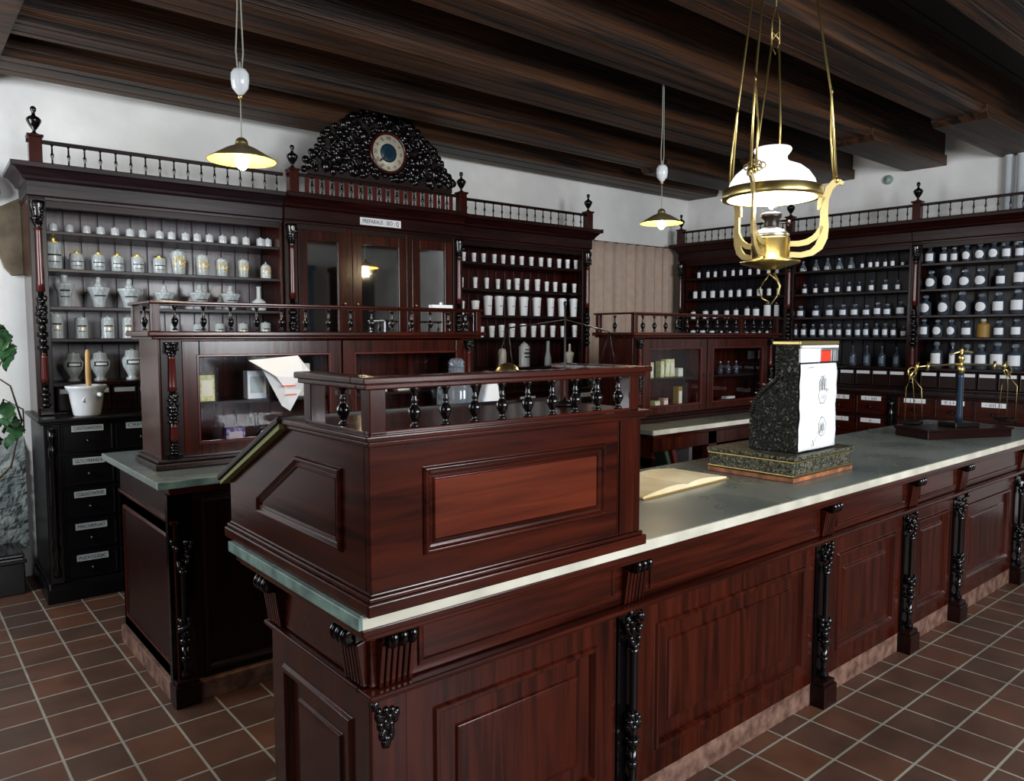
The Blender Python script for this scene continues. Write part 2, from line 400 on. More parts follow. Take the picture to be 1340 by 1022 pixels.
# skirting box at the foot of the wall, left of the drawer base
mb = MB(); a = BW(-1.2, 0.35)
mb.T = Matrix.Translation(BW(0, 0)) @ Matrix.Rotation(BA, 4, 'Z')
mb.box(-1.6, -0.10, 0.32, 0.70, 0, 0.20); mb.box(-1.6, -0.09, 0.30, 0.70, 0.20, 0.225); mb.box(-1.6, -0.10, 0.36, 0.70, 0.225, 0.25)
struct('baseboard_back', mb, EBON, 0.006)
# ceiling beams running towards the right wall, each thickened by a corbel at its right end
BEAMS = [(5.25, 5.68), (4.60, 4.90), (3.72, 4.06), (2.88, 3.20), (2.07, 2.41), (1.20, 1.56), (0.38, 0.72), (-0.45, -0.1), (-1.3, -0.95), (-2.1, -1.75)]
ZB = 3.215
n = 2
for y0, y1 in BEAMS:
    mb = MB(); h = (CEIL - 0.014)
    c = 0.028
    wd = y1 - y0; g = 0.008
    bot = [(y0 + .030, ZB), (y0 + wd * .3 - g, ZB), (y0 + wd * .3, ZB + g), (y0 + wd * .3 + g, ZB), (y0 + wd * .7 - g, ZB), (y0 + wd * .7, ZB + g), (y0 + wd * .7 + g, ZB), (y1 - .030, ZB)]
    mb.prism(bot + [(y1 - .006, ZB + .026), (y1 - .014, ZB + .034), (y1, ZB + .044), (y1, h), (y0, h), (y0, ZB + .044), (y0 + .014, ZB + .034), (y0 + .006, ZB + .026)], 0.60, 7.66, 'x')
    struct('trim_%d' % n, mb, BEAM, 0.004); n += 1
for i, (y0, y1) in enumerate(BEAMS[1:7]):
    x0 = 6.15 if i else 5.75
    mb = MB(); zc = ZB - 0.035
    pts = [(x0, ZB + 0.06), (x0, ZB), (x0 + 0.05, zc), (7.66, zc), (7.66, ZB + 0.06)]
    mb.prism(pts, y0 - 0.02, y1 + 0.02, 'y')
    struct('trim_%d' % n, mb, BEAM, 0.006); n += 1
mb = MB(); mb.box(0.22, 0.60, -2.7, 5.9, ZB - 0.02, CEIL - 0.014); struct('trim_%d' % n, mb, BEAM, 0.008); n += 1
mb = MB(); mb.box(-1.5, 0.30, 5.40, 5.60, ZB - 0.05, CEIL - 0.014); struct('trim_%d' % n, mb, BEAM, 0.006); n += 1

# two white pipes on the right wall, a round junction cover
for u, lab in ((3.12, 'left one of two white pipes running down the right wall from a beam'), (3.215, 'right one of two white pipes running down the right wall from a beam')):
    p = RW(u, 0.335)
    mb = MB(); mb.lathe([(0.026, 2.4), (0.026, 3.17), (0.032, 3.17), (0.032, 3.2)], seg=14)
    tag(obj('wall_pipe', mb, PIPE, loc=(p.x, p.y, 0)), lab, 'pipe')
p = RW(2.10, 0.365, 3.125)
t = thing('junction_cover', 'small round greenish junction cover high on the right wall', 'cover', p, RA)
mb = MB(); mb.lathe([(0.045, 0.014), (0.045, 0.0), (0.038, -0.008), (0.0, -0.010)], seg=20, axis='y'); obj('cover_plate', mb, mat('cover_green', (0.25, 0.35, 0.31), .5), t)
mb = MB(); mb.lathe([(0.018, 0), (0.018, -0.016), (0.0, -0.018)], seg=14, axis='y'); obj('cover_boss', mb, LABELG, t)

# ---------------------------------------------------------------- shared turned parts
def finial_mb(mb, x, y, z, s=1.0):
    mb.lathe([(0.024 * s, 0), (0.026 * s, 0.008 * s), (0.010 * s, 0.018 * s), (0.010 * s, 0.03 * s), (0.030 * s, 0.060 * s), (0.042 * s, 0.085 * s),
              (0.043 * s, 0.098 * s), (0.030 * s, 0.112 * s), (0.012 * s, 0.122 * s), (0.009 * s, 0.140 * s), (0.016 * s, 0.150 * s), (0.018 * s, 0.165 * s), (0.012 * s, 0.176 * s), (0.004 * s, 0.180 * s)], x, y, z, 14)
def baluster(h, r=0.014):
    mb = MB()
    P = [(0.75, 0), (0.75, .05), (.35, .10), (.5, .16), (1, .32), (1.05, .42), (.55, .52), (.38, .60), (.55, .66), (.36, .72), (.42, .86), (.75, .93), (.75, 1)]
    mb.lathe([(r * a, h * b) for a, b in P], seg=10); return mb
def slim_baluster(h, r=0.009):
    mb = MB(); P = [(.9, 0), (.6, .1), (.6, .3), (1.1, .42), (1.1, .5), (.6, .6), (.6, .9), (.9, 1)]
    mb.lathe([(r * a, h * b) for a, b in P], seg=8); return mb
def beads(mb, x, y, z0, z1, r, n, seg=10):
    h = (z1 - z0) / n
    for k in range(n):
        zc = z0 + h * (k + .5); f = 1 if k % 2 == 0 else 0.72
        mb.lathe([(r * .45, -h / 2), (r * f * .9, -h * .3), (r * f, 0), (r * f * .9, h * .3), (r * .45, h / 2)], x, y, zc, seg)
def carving(mb, x0, x1, y, z0, z1, r, seed, dens=26):
    q = random.Random(seed)
    for k in range(dens):
        x = x0 + (x1 - x0) * q.random(); z = z0 + (z1 - z0) * q.random(); rr = r * (0.5 + q.random() * 0.7)
        mb.ball((x, y - rr * 0.3, z), (rr, rr * 0.9, rr * (0.8 + q.random() * .9)), 7, 5)
def colonnette(parent, x, y, z0, z1, r=0.026, seed=1):
    """black turned and carved colonnette with two red shafts"""
    H = z1 - z0
    mb = MB()
    mb.box(x - r * 1.3, x + r * 1.3, y - r * 1.3, y + r * 1.3, z0, z0 + H * .03)
    beads(mb, x, y, z0 + H * .03, z0 + H * .13, r, 4)
    mb.lathe([(r * .75, z0 + H * .13), (r * .6, z0 + H * .16), (r * .6, z0 + H * .28), (r * .8, z0 + H * .30)], x, y, 0, 10)
    beads(mb, x, y, z0 + H * .30, z0 + H * .55, r * 1.15, 8)
    carving(mb, x - r * .8, x + r * .8, y - r * .5, z0 + H * .40, z0 + H * .55, r * .45, seed, 16)
    mb.lathe([(r * .55, z0 + H * .55), (r * .55, z0 + H * .88), (r * 1.0, z0 + H * .90)], x, y, 0, 10)
    mb.lathe([(r * .8, z0 + H * .89), (r * 1.0, z0 + H * .92), (r * 1.5, z0 + H * .985), (r * 1.5, z1)], x, y, 0, 10)
    carving(mb, x - r * 1.1, x + r * 1.1, y - r * .9, z0 + H * .90, z0 + H * .985, r * .38, seed + 5, 14)
    c = obj('colonnette', mb, EBON, parent)
    mb = MB(); mb.lathe([(r * .85, z0 + H * .58), (r * .8, z0 + H * .62), (r * .66, z0 + H * .86), (r * .8, z0 + H * .875)], x, y, 0, 12)
    obj('shaft', mb, SHAFT, c)
    mb = MB(); mb.lathe([(r * .8, z0 + H * .15), (r * .85, z0 + H * .17), (r * .72, z0 + H * .27), (r * .8, z0 + H * .285)], x, y, 0, 12)
    obj('shaft', mb, SHAFT, c)
    return c

SHELF_Z = [2.25, 2.02, 1.785, 1.585]
def shelf_upper(t, u0, u1, post0, post1, board, depth=0.35, ends=(False, False), doors=False, fin=(True, True), nb=13, proud=0.0, label_mat=LABELG, pitch=0.155, corn=None, yoff=0.0):
    """local frame of t: x along the wall, y into the wall, y=0 upper front plane"""
    W = u1 - u0 - 0.002; a = post0; b = W - post1
    f = -proud
    # carcass
    for xs in (0.0, W - 0.022):
        mb = MB(); mb.box(xs, xs + 0.022, f + 0.01, depth, 1.121, 2.46); obj('side_panel', mb, MV, t, 0.002)
    mb = MB(); mb.box(0.022, W - .022, f + .012, f + .04, 2.40, 2.455); mb.box(0.022, W - .022, f + .012, depth - .014, 2.44, 2.455); obj('top_board', mb, DARKX, t, 0.002)
    nbd = max(6, int(W / 0.105)); mb = MB()
    for k in range(nbd):
        x = 0.022 + (W - 0.044) * k / nbd; w_ = (W - 0.044) / nbd
        mb.box(x + 0.004, x + w_ - 0.004, depth - 0.012, depth, 1.121, 2.46)
    mb.box(0.02, W - .02, depth, depth + 0.008, 1.121, 2.46)
    obj('back_boards', mb, board, t, 0.003)
    # front posts
    for (x0, x1, pw) in ((0, a, post0), (b, W, post1)):
        if pw <= 0: continue
        mb = MB(); mb.box(x0, x1, f, f + 0.05, 1.121, 2.46); obj('front_post', mb, DARK, t, 0.003)
        colonnette(t, (x0 + x1) / 2, f - 0.018, 1.13, 2.43, 0.026, int(u0 * 10) + int(x0 * 7))
    # small drawers under the bottom shelf
    if not doors:
        mb = MB(); mb.box(0.022, W - .022, 0.008, depth - .014, 1.295, 1.318); obj('shelf', mb, DARKX, t, 0.002)
        mb = MB(); mb.box(0.022, W - .022, 0.02, depth - .014, 1.121, 1.132); obj('bottom_board', mb, DARKX, t)
        k = 0; x = a + 0.02
        first = None
        while x + pitch < b + .01:
            mb = MB(); mb.T = FACE_F(0.03); mb.rings(rect(x, x + pitch - 0.008, 1.135, 1.29), [(0, -0.02), (0, 0), (0.006, 0.002), (0.010, 0.0)])
            d = obj('small_drawer', mb, DARKX, t)
            mb = MB(); mb.box(x + 0.014, x + pitch - 0.020, 0.024, 0.0285, 1.248, 1.276); obj('label_plate', mb, label_mat, d)
            x += pitch
        for z in SHELF_Z:
            mb = MB(); mb.box(0.022, W - .022, 0.012, depth - .014, z - 0.011, z + 0.011); obj('shelf', mb, DARKX, t, 0.003)
    # cornice
    e0 = 0.09 if ends[0] else 0.0; e1 = 0.09 if ends[1] else 0.0
    prof = [(0.035, 2.44), (0.0, 2.44), (0.0, 2.46), (-0.012, 2.465), (-0.012, 2.55), (-0.03, 2.56), (-0.035, 2.575), (-0.07, 2.615), (-0.09, 2.62), (-0.09, 2.65), (0.035, 2.65)]
    mb = MB()
    vs = []; fs = []; m_ = len(prof)
    for side in (0, 1):
        for (y, z) in prof:
            ext = min(0.0, y + 0.0)
            x = (-(-ext) if ends[0] else 0) if side == 0 else (W + (-ext) if ends[1] else W)
            vs.append((x, y + f, z))
    for k in range(m_):
        k2 = (k + 1) % m_; fs.append((k, k2, m_ + k2, m_ + k))
    fs.append(tuple(range(m_))[::-1]); fs.append(tuple(range(m_, 2 * m_)))
    mb.add(vs, fs, False)
    for side in (0, 1):
        if ends[side]:
            vs = []; fs = []
            for yy in (0, 1):
                for (y, z) in prof:
                    ext = min(0.0, y); x = ext if side == 0 else W - ext
                    if y > 0: x = 0.03 if side == 0 else W - 0.03
                    vs.append((x, (y + f) if yy == 0 else depth, z))
            for k in range(m_):
                k2 = (k + 1) % m_; fs.append((k, k2, m_ + k2, m_ + k) if side else (k, m_ + k, m_ + k2, k2))
            fs.append(tuple(range(m_))); fs.append(tuple(range(m_, 2 * m_))[::-1])
            mb.add(vs, fs, False)
    mb.box(0, W, f + .02, depth, 2.60, 2.648)
    obj('cornice', mb, corn or CORN, t, 0.003)
    # gallery rail
    zr0, zr1 = 2.65, 2.795
    yr = f - 0.02 - yoff
    mb = MB(); mb.box(0.0, W, yr - 0.012, yr + 0.012, zr1 - 0.022, zr1); mb.box(0.0, W, yr - 0.012, yr + 0.012, zr0, zr0 + 0.012)
    obj('gallery_rail', mb, DARKX, t, 0.002)
    if nb:
        bm = mesh('baluster', slim_baluster(zr1 - .022 - zr0 - .01), EBON)
        for k in range(nb):
            x = a + (b - a) * (k + .5) / nb
            o = link('baluster', bm, t); o.location = (x, yr, zr0 + .01)
    for (x0, x1, pw, fi) in ((0, a, post0, fin[0]), (b, W, post1, fin[1])):
        if pw <= 0: continue
        xc = (x0 + x1) / 2
        mb = MB(); mb.box(xc - 0.035, xc + 0.035, yr - 0.035, yr + 0.035, zr0, zr1 + 0.01); mb.box(xc - 0.044, xc + 0.044, yr - 0.044, yr + 0.044, zr1 + .01, zr1 + .025)
        g = obj('gallery_post', mb, MV, t, 0.003)
        if fi:
            mb = MB(); finial_mb(mb, xc, yr, zr1 + 0.024, 0.95); obj('finial', mb, EBON, g)

DRAWER_Z = [(0.905, 1.085), (0.70, 0.885), (0.50, 0.68), (0.305, 0.48), (0.125, 0.285)]
def drawer_base(name, label, frame, ang, u0, u1, wfront, depth, post0, post1, ncol, texts=None, lmat=LABELG, tmat=DARKX, ends=(False, False), rows=5, start=None):
    p = frame(u0, wfront); t = thing(name, label, 'drawer cabinet', p, ang)
    W = u1 - u0 - 0.002
    mb = MB()
    mb.box(0, W, 0.02, depth, 0.10, 1.085)
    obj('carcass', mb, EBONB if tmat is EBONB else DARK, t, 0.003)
    mb = MB(); e0 = 0.02 if ends[0] else 0; e1 = 0.02 if ends[1] else 0
    mb.box(-e0, W + e1, -0.012, depth, 0, 0.085); mb.prism([(-0.012, .085), (0.01, .12), (depth, .12), (depth, .085)], -e0 * .4, W + e1 * .4, 'x')
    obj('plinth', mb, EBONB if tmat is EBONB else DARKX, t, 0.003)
    mb = MB(); mb.box(-e0 * 1.6, W + e1 * 1.6, -0.03, depth, 1.10, 1.12); mb.box(-e0, W + e1, -0.015, depth, 1.085, 1.10)
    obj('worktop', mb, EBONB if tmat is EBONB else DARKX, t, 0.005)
    for (x0, x1) in ((0, post0), (W - post1, W)):
        if x1 - x0 < 0.02: continue
        xc = (x0 + x1) / 2; mb = MB()
        mb.box(x0 + .004, x1 - .004, 0.0, 0.03, 0.12, 1.085)
        mb.lathe([(.02, .16), (.024, .2), (.012, .24), (.022, .3), (.024, .34), (.014, .37), (.02, .42), (.022, .8), (.014, .86), (.024, .9), (.024, .94), (.014, .97), (.022, 1.0), (.022, 1.06)], xc, -0.004, 0, 12)
        obj('turned_post', mb, EBON, t)
    x0 = post0 + 0.004 if start is None else start; pw = (W - post1 - x0) / ncol
    fm = pm = km = None
    for r_ in range(rows):
        z0, z1 = DRAWER_Z[r_]
        for c_ in range(ncol):
            x = x0 + c_ * pw
            mb = MB(); mb.T = FACE_F(0.016); mb.rings(rect(0.005, pw - 0.005, 0, z1 - z0), [(0, -0.01), (0, 0.0), (0.003, 0.004), (0.012, 0.004), (0.016, 0.001)])
            d = obj('drawer', mb, tmat, t, loc=(x, 0, z0))
            if pm is None:
                q = MB(); q.box(-0.086, 0.086, -0.0025, 0.0025, -0.019, 0.019); pm = mesh('label_plate', q, lmat)
                q = MB(); q.lathe([(0.004, 0.0), (0.006, -0.012), (0.013, -0.02), (0.013, -0.026), (0.0, -0.030)], seg=10, axis='y'); km = mesh('drawer_knob', q, DMET)
            sc = min(1.0, (pw - 0.05) / 0.172)
            o = link('label_plate', pm, d); o.location = (pw * 0.5, 0.008, z1 - z0 - 0.034); o.scale = (sc, 1, 1)
            kn = link('drawer_knob', km, d); kn.location = (pw * .5, 0.012, (z1 - z0) * .40)
            s = (texts or {}).get((r_, c_))
            if s: text_part('lettering', s, 0.030, INK, d, (pw * 0.5, 0.0052, z1 - z0 - 0.034), width=0.150 * sc)
    return t

# ---- back wall: left bay, clock bay, right bay
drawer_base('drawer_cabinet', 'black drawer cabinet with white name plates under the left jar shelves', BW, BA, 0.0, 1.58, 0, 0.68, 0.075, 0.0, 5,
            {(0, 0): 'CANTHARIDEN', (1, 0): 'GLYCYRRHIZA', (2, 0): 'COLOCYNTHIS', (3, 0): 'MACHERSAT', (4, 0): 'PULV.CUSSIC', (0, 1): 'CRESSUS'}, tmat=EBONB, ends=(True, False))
drawer_base('drawer_cabinet', 'drawer cabinet under the three glazed doors and the clock', BW, BA, 1.58, 3.155, 0, 0.68, 0.09, 0.09, 4)
drawer_base('drawer_cabinet', 'drawer cabinet with white plates under the shelves of white cups', BW, BA, 3.155, 4.70, 0, 0.68, 0.0, 0.07, 4, {(0, 3): '=  |  =', (0, 2): '- = - =', (0, 1): '= - -'}, lmat=LABEL, tmat=MH, ends=(False, True))
p = BW(0.0, 0.25); t = thing('apothecary_shelf', 'tall open shelf with sheen-tinted grey boards and finial at far left holding grey jars', 'shelf', p, BA)
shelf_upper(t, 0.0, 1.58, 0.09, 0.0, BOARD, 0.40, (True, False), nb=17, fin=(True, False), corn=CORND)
p = BW(3.155, 0.25); t = thing('apothecary_shelf', 'open mahogany shelf beside the curtain holding rows of white cups', 'shelf', p, BA)
shelf_upper(t, 3.155, 4.70, 0.0, 0.10, BOARDR, 0.40, (False, True), nb=15, fin=(False, True), label_mat=LABEL)
p = BW(1.58, 0.25); t = thing('clock_cabinet', 'mahogany cabinet with three mirrored glass doors below the carved clock', 'cabinet', p, BA)
CLK = t
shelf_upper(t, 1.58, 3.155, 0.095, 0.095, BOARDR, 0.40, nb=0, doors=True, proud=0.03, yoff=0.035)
mb = MB()
for k in range(17):
    x = 0.155 + k * 0.079
    mb.box(x - .016, x + .016, -0.093, -0.079, 2.66, 2.775)
obj('gallery_slats', mb, SHAFT, t, 0.002)
bm = mesh('baluster', slim_baluster(.11, .012), EBON)
for k in range(16):
    o = link('baluster', bm, t); o.location = (0.1945 + k * 0.079, -.086, 2.66)
for (x0, x1, hx) in ((0.10, 0.495, 0.47), (0.545, 1.025, 0.575), (1.075, 1.47, 1.10)):
    z0, z1 = 1.16, 2.40; s_ = 0.075
    mb = MB(); y0, y1 = -0.028, 0.0
    mb.box(x0, x0 + s_, y0, y1, z0, z1); mb.box(x1 - s_, x1, y0, y1, z0, z1); mb.box(x0 + s_, x1 - s_, y0, y1, z0, z0 + s_ * 1.3); mb.box(x0 + s_, x1 - s_, y0, y1, z1 - s_, z1)
    d = obj('door', mb, MV, t, 0.003)
    mb = MB(); mb.box(x0 + s_ - .004, x1 - s_ + .004, -0.014, -0.010, z0 + s_, z1 - s_ + .004); obj('mirror_pane', mb, MIRROR, d)
    mb = MB(); mb.lathe([(.006, 0), (.006, -.012), (.012, -.02), (.010, -.028), (0, -.03)], hx, -.028, 1.86, 10, axis='y'); obj('door_knob', mb, BRASS, d)
mb = MB()
for x0, x1 in ((.497, .543), (1.027, 1.073)): mb.box(x0, x1, -0.02, 0.0, 1.14, 2.44)
obj('door_post', mb, MV, t, .003)
mb = MB(); mb.box(.60, .96, -.050, -.046, 2.475, 2.532); o = obj('name_plate', mb, LABEL, t); text_part('lettering', 'PREPARAUS : SED : Q', 0.045, INK, o, (.78, -.0508, 2.503), width=.32)
mb = MB(); mb.box(.03, 1.50, 0, .38, 1.121, 1.15); obj('bottom_board', mb, MH, t)

# the clock in its carved crest, standing on the clock cabinet
p = BW(2.368, 0.175, 2.797)
CK = thing('clock', 'round clock in a black carved crest on top of the middle cabinet', 'clock', p, BA)
mb = MB()
out = [(-0.66, 0), (-0.66, 0.06), (-0.63, 0.14), (-0.57, 0.18), (-0.52, 0.28), (-0.45, 0.36), (-0.37, 0.40), (-0.28, 0.47), (-0.16, 0.53), (0, 0.55), (0.16, 0.53), (0.28, 0.46), (0.37, 0.38), (0.45, 0.33), (0.52, 0.24), (0.57, 0.15), (0.63, 0.11), (0.66, 0.05), (0.66, 0)]
mb.prism([(x * .96, z) for x, z in out], -0.03, 0.0, 'y')
obj('crest_panel', mb, mat('crest_wood', (0.012, 0.004, 0.004), 0.3, 0, .2), CK, .004)
mb = MB(); q = random.Random(3)
def inside(x, z):
    for i in range(len(out) - 1):
        if out[i][0] <= x <= out[i + 1][0]:
            k = (x - out[i][0]) / max(1e-6, out[i + 1][0] - out[i][0]); return z < out[i][1] + (out[i + 1][1] - out[i][1]) * k
    return False
cnt = 0
while cnt < 300:
    x = -0.66 + 1.32 * q.random(); z = 0.035 + 0.51 * q.random()
    if not inside(x, z) or (x - 0.02) ** 2 + (z - 0.235) ** 2 < 0.165 ** 2: continue
    r = 0.012 + q.random() * 0.022; mb.ball((x, -0.032 - r * .4, z), (r, r * .9, r * (0.6 + q.random())), 7, 5); cnt += 1
for i in range(len(out) - 1):
    (xa, za), (xb, zb) = out[i], out[i + 1]; n_ = max(1, int(math.hypot(xb - xa, zb - za) / 0.045))
    for k in range(n_):
        f_ = (k + .5) / n_; r = 0.022 + 0.010 * q.random()
        if za + (zb - za) * f_ < r: continue
        mb.ball((xa + (xb - xa) * f_, -.026, za + (zb - za) * f_), (r, .024, r), 8, 6)
for sgn in (-1, 1):
    for (cx, cz, R0) in ((.26, .33, .075), (.38, .22, .07), (.50, .14, .055), (.60, .065, .04), (.30, .10, .06), (.14, .46, .05)):
        pts = []
        for k in range(26):
            a = k / 25 * 3.6 * math.pi; rr = R0 * (1 - k / 30); pts.append((sgn * (cx + rr * math.cos(a)), -0.052 - 0.012 * k / 25, cz + rr * math.sin(a)))
        mb.tube(pts, 0.011, 6, 0.006)
for k in range(22):
    a = 2 * math.pi * k / 22; mb.ball((0.02 + .178 * math.cos(a), -.05, .235 + .178 * math.sin(a)), (.02, .02, .02), 7, 5)
obj('carving', mb, EBON, CK)
mb = MB(); mb.lathe([(.150, 0), (.165, -.02), (.160, -.045), (.145, -.055), (.138, -.045), (.138, -.02)], .02, -.022, .235, 36, axis='y'); obj('bezel', mb, MH, CK)
mb = MB(); mb.lathe([(.139, -.01), (.139, -.036), (0, -.037)], .02, -.022, .235, 36, axis='y'); d = obj('dial', mb, ICON, CK)
NUM = ['XII', 'I', 'II', 'III', 'IIII', 'V', 'VI', 'VII', 'VIII', 'IX', 'X', 'XI']
for k, s_ in enumerate(NUM):
    a = math.pi / 2 - k * math.pi / 6
    text_part('numeral', s_, .034, INK, d, (.02 + .112 * math.cos(a), -.0605, .235 + .112 * math.sin(a)), rot=(R_(90), a - math.pi / 2, 0))
mb = MB(); mb.lathe([(.072, -.03), (.072, -.039), (.05, -.042), (0, -.043)], .02, -.022, .235, 28, axis='y'); obj('dial_centre', mb, TEAL, CK)
def hand(nm, ang, ln, m):
    mb = MB(); c, s_ = math.cos(ang), math.sin(ang); px, pz = -s_, c
    pts = [(-.01, -.004), (-.01, .004), (ln * .7, .003), (ln * .72, .010), (ln, 0), (ln * .72, -.010), (ln * .7, -.003)]
    mb.prism([(.02 + a * c + b * px, .235 + a * s_ + b * pz) for a, b in pts], -.072, -.069, 'y'); obj(nm, mb, m, CK)
hand('hour_hand', R_(228), .085, INK); hand('minute_hand', R_(222), .118, INK)

# ---- right wall: three bays
RD = [(-0.04, 1.27, 'beyond the big lamp, next to the curtain'), (1.27, 2.475, 'behind the register, middle of the right wall'), (2.475, 3.74, 'nearest bay of the right wall, behind the balance')]
for i, (a, b, s_) in enumerate(RD):
    tx = {(0, 2): '-  |  ||', (0, 3): '| - ||||', (1, 2): '|| -  | -', (1, 3): '- || -'} if i == 1 else ({(0, 1): 'E | I I I', (0, 2): '- |||| -|', (0, 0): '| II -', (1, 0): '--- |||', (0, 3): 'AQUATIC', (1, 2): '- || - |'} if i == 2 else None)
    drawer_base('drawer_cabinet', ['drawer cabinet along the right wall in the far corner by the curtain', 'drawer cabinet with white plates seen right of the cash register', 'drawer cabinet with white plates behind the brass balance'][i], RW, RA, a, b, -0.45, 0.80, 0.07, 0.0, 4, tx, lmat=LABEL, tmat=MH, ends=(i == 0, False), rows=4)
    t = thing('apothecary_shelf', ['corner shelf on the right wall with cups, behind the oil lamp', 'middle shelf on the right wall with small labelled bottles', 'right hand shelf with round labelled glass bottles and a finial post'][i], 'shelf', RW(a, 0.0), RA)
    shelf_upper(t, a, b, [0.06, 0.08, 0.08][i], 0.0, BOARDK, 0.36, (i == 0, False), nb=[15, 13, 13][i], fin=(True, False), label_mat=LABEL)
# ---------------------------------------------------------------- counters
RP = [(0.0, 0.0), (0.0, 0.012), (0.010, 0.018), (0.022, 0.010), (0.030, 0.0), (0.034, -0.010), (0.085, -0.012), (0.090, -0.004), (0.100, -0.002), (0.118, -0.002)]
def counter_post(t, x, yf, facing='F', z1=0.74, seed=1, full=True):
    """black strip with a slim turned colonnette, carved leaf top, bead cluster and plinth block"""
    def P(a, b, z):   # a along, b outwards
        return (x + a, yf - b, z) if facing == 'F' else (x - b, yf - a, z)
    mb = MB()
    pts = [P(0, .006, .10), P(0, .006, z1)]
    w_, d_ = 0.05, 0.02
    if facing == 'F': mb.box(x - w_, x + w_, yf - .004, yf + .03, 0.09, z1)
    else: mb.box(x - .004, x + .03, yf - w_, yf + w_, 0.09, z1)
    cx, cy = (x, yf - .026) if facing == 'F' else (x - .026, yf)
    mb.lathe([(.017, .12), (.022, .14), (.010, .16), (.013, .19), (.017, .26)], cx, cy, 0, 10)
    beads(mb, cx, cy, .19, .25, .020, 2); beads(mb, cx, cy, .27, .33, .026, 2)
    mb.lathe([(.014, .25), (.010, .27), (.012, .36), (.013, .58), (.018, .60)], cx, cy, 0, 10)
    q = random.Random(seed)
    for k in range(22):
        a = q.random() * 6.28; r = .010 + q.random() * .006
        mb.ball((cx + .020 * math.cos(a), cy + .016 * math.sin(a), .335 + .05 * q.random()), r, 7, 5)
    for k in range(30):
        z = .60 + .13 * q.random(); wd = .012 + (z - .60) * .22; a = q.random() * 6.28
        mb.ball((cx + wd * math.cos(a), cy + wd * .7 * math.sin(a), z), (.010, .010, .013), 7, 5)
    c = obj('colonnette', mb, EBON, t)
    mb = MB()
    if facing == 'F': mb.box(x - .055, x + .055, yf - .062, yf + .03, 0.0, .095); mb.box(x - .048, x + .048, yf - .054, yf + .03, .095, .115)
    else: mb.box(x - .062, x + .03, yf - .055, yf + .055, 0.0, .095); mb.box(x - .054, x + .03, yf - .048, yf + .048, .095, .115)
    obj('plinth_block', mb, DARK, t, .004)
def bracket(t, x, yf, facing='F', z1=0.925):
    """three rolled scrolls over a fluted block, carrying the overhanging top"""
    mb = MB()
    for k in (-1, 0, 1):
        a = k * .027
        if facing == 'F': mb.lathe([(.008, -.0105), (.022, -.009), (.026, -.003), (.026, .003), (.022, .009), (.008, .0105)], x + a, yf - .036, z1 - .040, 18, axis='x')
        else: mb.lathe([(.008, -.0105), (.022, -.009), (.026, -.003), (.026, .003), (.022, .009), (.008, .0105)], x - .036, yf + a, z1 - .040, 18, axis='y')
    if facing == 'F': mb.box(x - .048, x + .048, yf - .03, yf + .01, z1 - .05, z1)
    else: mb.box(x - .03, x + .01, yf - .048, yf + .048, z1 - .05, z1)
    b = obj('bracket', mb, EBON, t)
    mb = MB()
    for k in range(6):
        a = -.042 + k * .0168
        if facing == 'F': mb.prism([(yf + .01, .755), (yf - .012, .755), (yf - .028, z1 - .06), (yf + .01, z1 - .05)], x + a - .006, x + a + .006, 'x')
        else: mb.prism([(x + .01, .755), (x - .012, .755), (x - .028, z1 - .06), (x + .01, z1 - .05)], yf + a - .006, yf + a + .006, 'y')
    obj('fluting', mb, MV, b, .002)

CX0, CX1, CY0, CY1 = 0.88, 5.74, 1.62, 2.20
t = thing('shop_counter', 'long mahogany panelled shop counter in the foreground with black turned posts', 'counter', (CX0, CY0, 0))
t.location = (0, 0, 0)
mb = MB(); mb.box(CX0 + .03, CX1 - .02, CY0 + .02, CY1, 0.09, 0.935); obj('carcass', mb, DARK, t)
# moulding under the top
mb = MB()
for (o_, z0, z1) in ((.105, .947, .968), (.092, .932, .948), (.060, .918, .933)):
    mb.box(CX0 - o_ + .011, CX1 + o_ - .011, 1.558 - o_, CY1 + .03, z0, z1)
obj('top_moulding', mb, MH, t, .005, 3)
# frieze and string moulding
mb = MB(); mb.box(CX0, CX1, 1.59, CY0 + .03, .755, .927); mb.box(CX0, CX0 + .03, CY0 + .0305, CY1, .755, .927); obj('frieze', mb, MH, t, .003)
mb = MB(); mb.box(CX0 - .022, CX1 + .01, 1.553, CY0, .738, .752); mb.box(CX0 - .022, CX0 + .02, CY0 + .0005, CY1 + .01, .738, .752)
mb.box(CX0 - .012, CX1 + .01, 1.565, CY0, .727, .739); mb.box(CX0 - .012, CX0 + .02, CY0 + .0005, CY1, .727, .739); obj('string_moulding', mb, MH, t, .005, 3)
POST = [1.84, 3.105, 3.975, 4.625, 5.64]
spans = [(.985, 1.785)] + [(POST[i] + .055, POST[i + 1] - .055) for i in range(4)]
for (a, b) in spans:
    mb = MB(); mb.T = FACE_F(1.605); mb.rings(rect(a, b, .10, .727), [(0, -.03), (0, 0), (.085, 0), (.092, .010), (.104, .010), (.112, -.004), (.115, -.012), (.165, -.012), (.170, -.004), (.182, -.002), (.19, -.002)]) if b - a > .6 else mb.rings(rect(a, b, .10, .727), [(0, -.03), (0, 0), (.07, 0), (.077, .010), (.087, .010), (.095, -.004), (.098, -.012), (.13, -.012), (.135, -.004), (.145, -.002)])
    obj('front_panel', mb, MV, t, .0015)
    mb = MB(); mb.T = FACE_F(1.59); mb.rings(rect(a + .03, b - .03, .775, .908), [(0, 0), (0.002, .006), (.012, .007), (.018, 0.001)]); obj('frieze_panel', mb, MH, t, .001)
for i, x in enumerate([0.925] + POST):
    if i: counter_post(t, x, 1.605, 'F', seed=i)
    bracket(t, x if i else .945, 1.59, 'F')
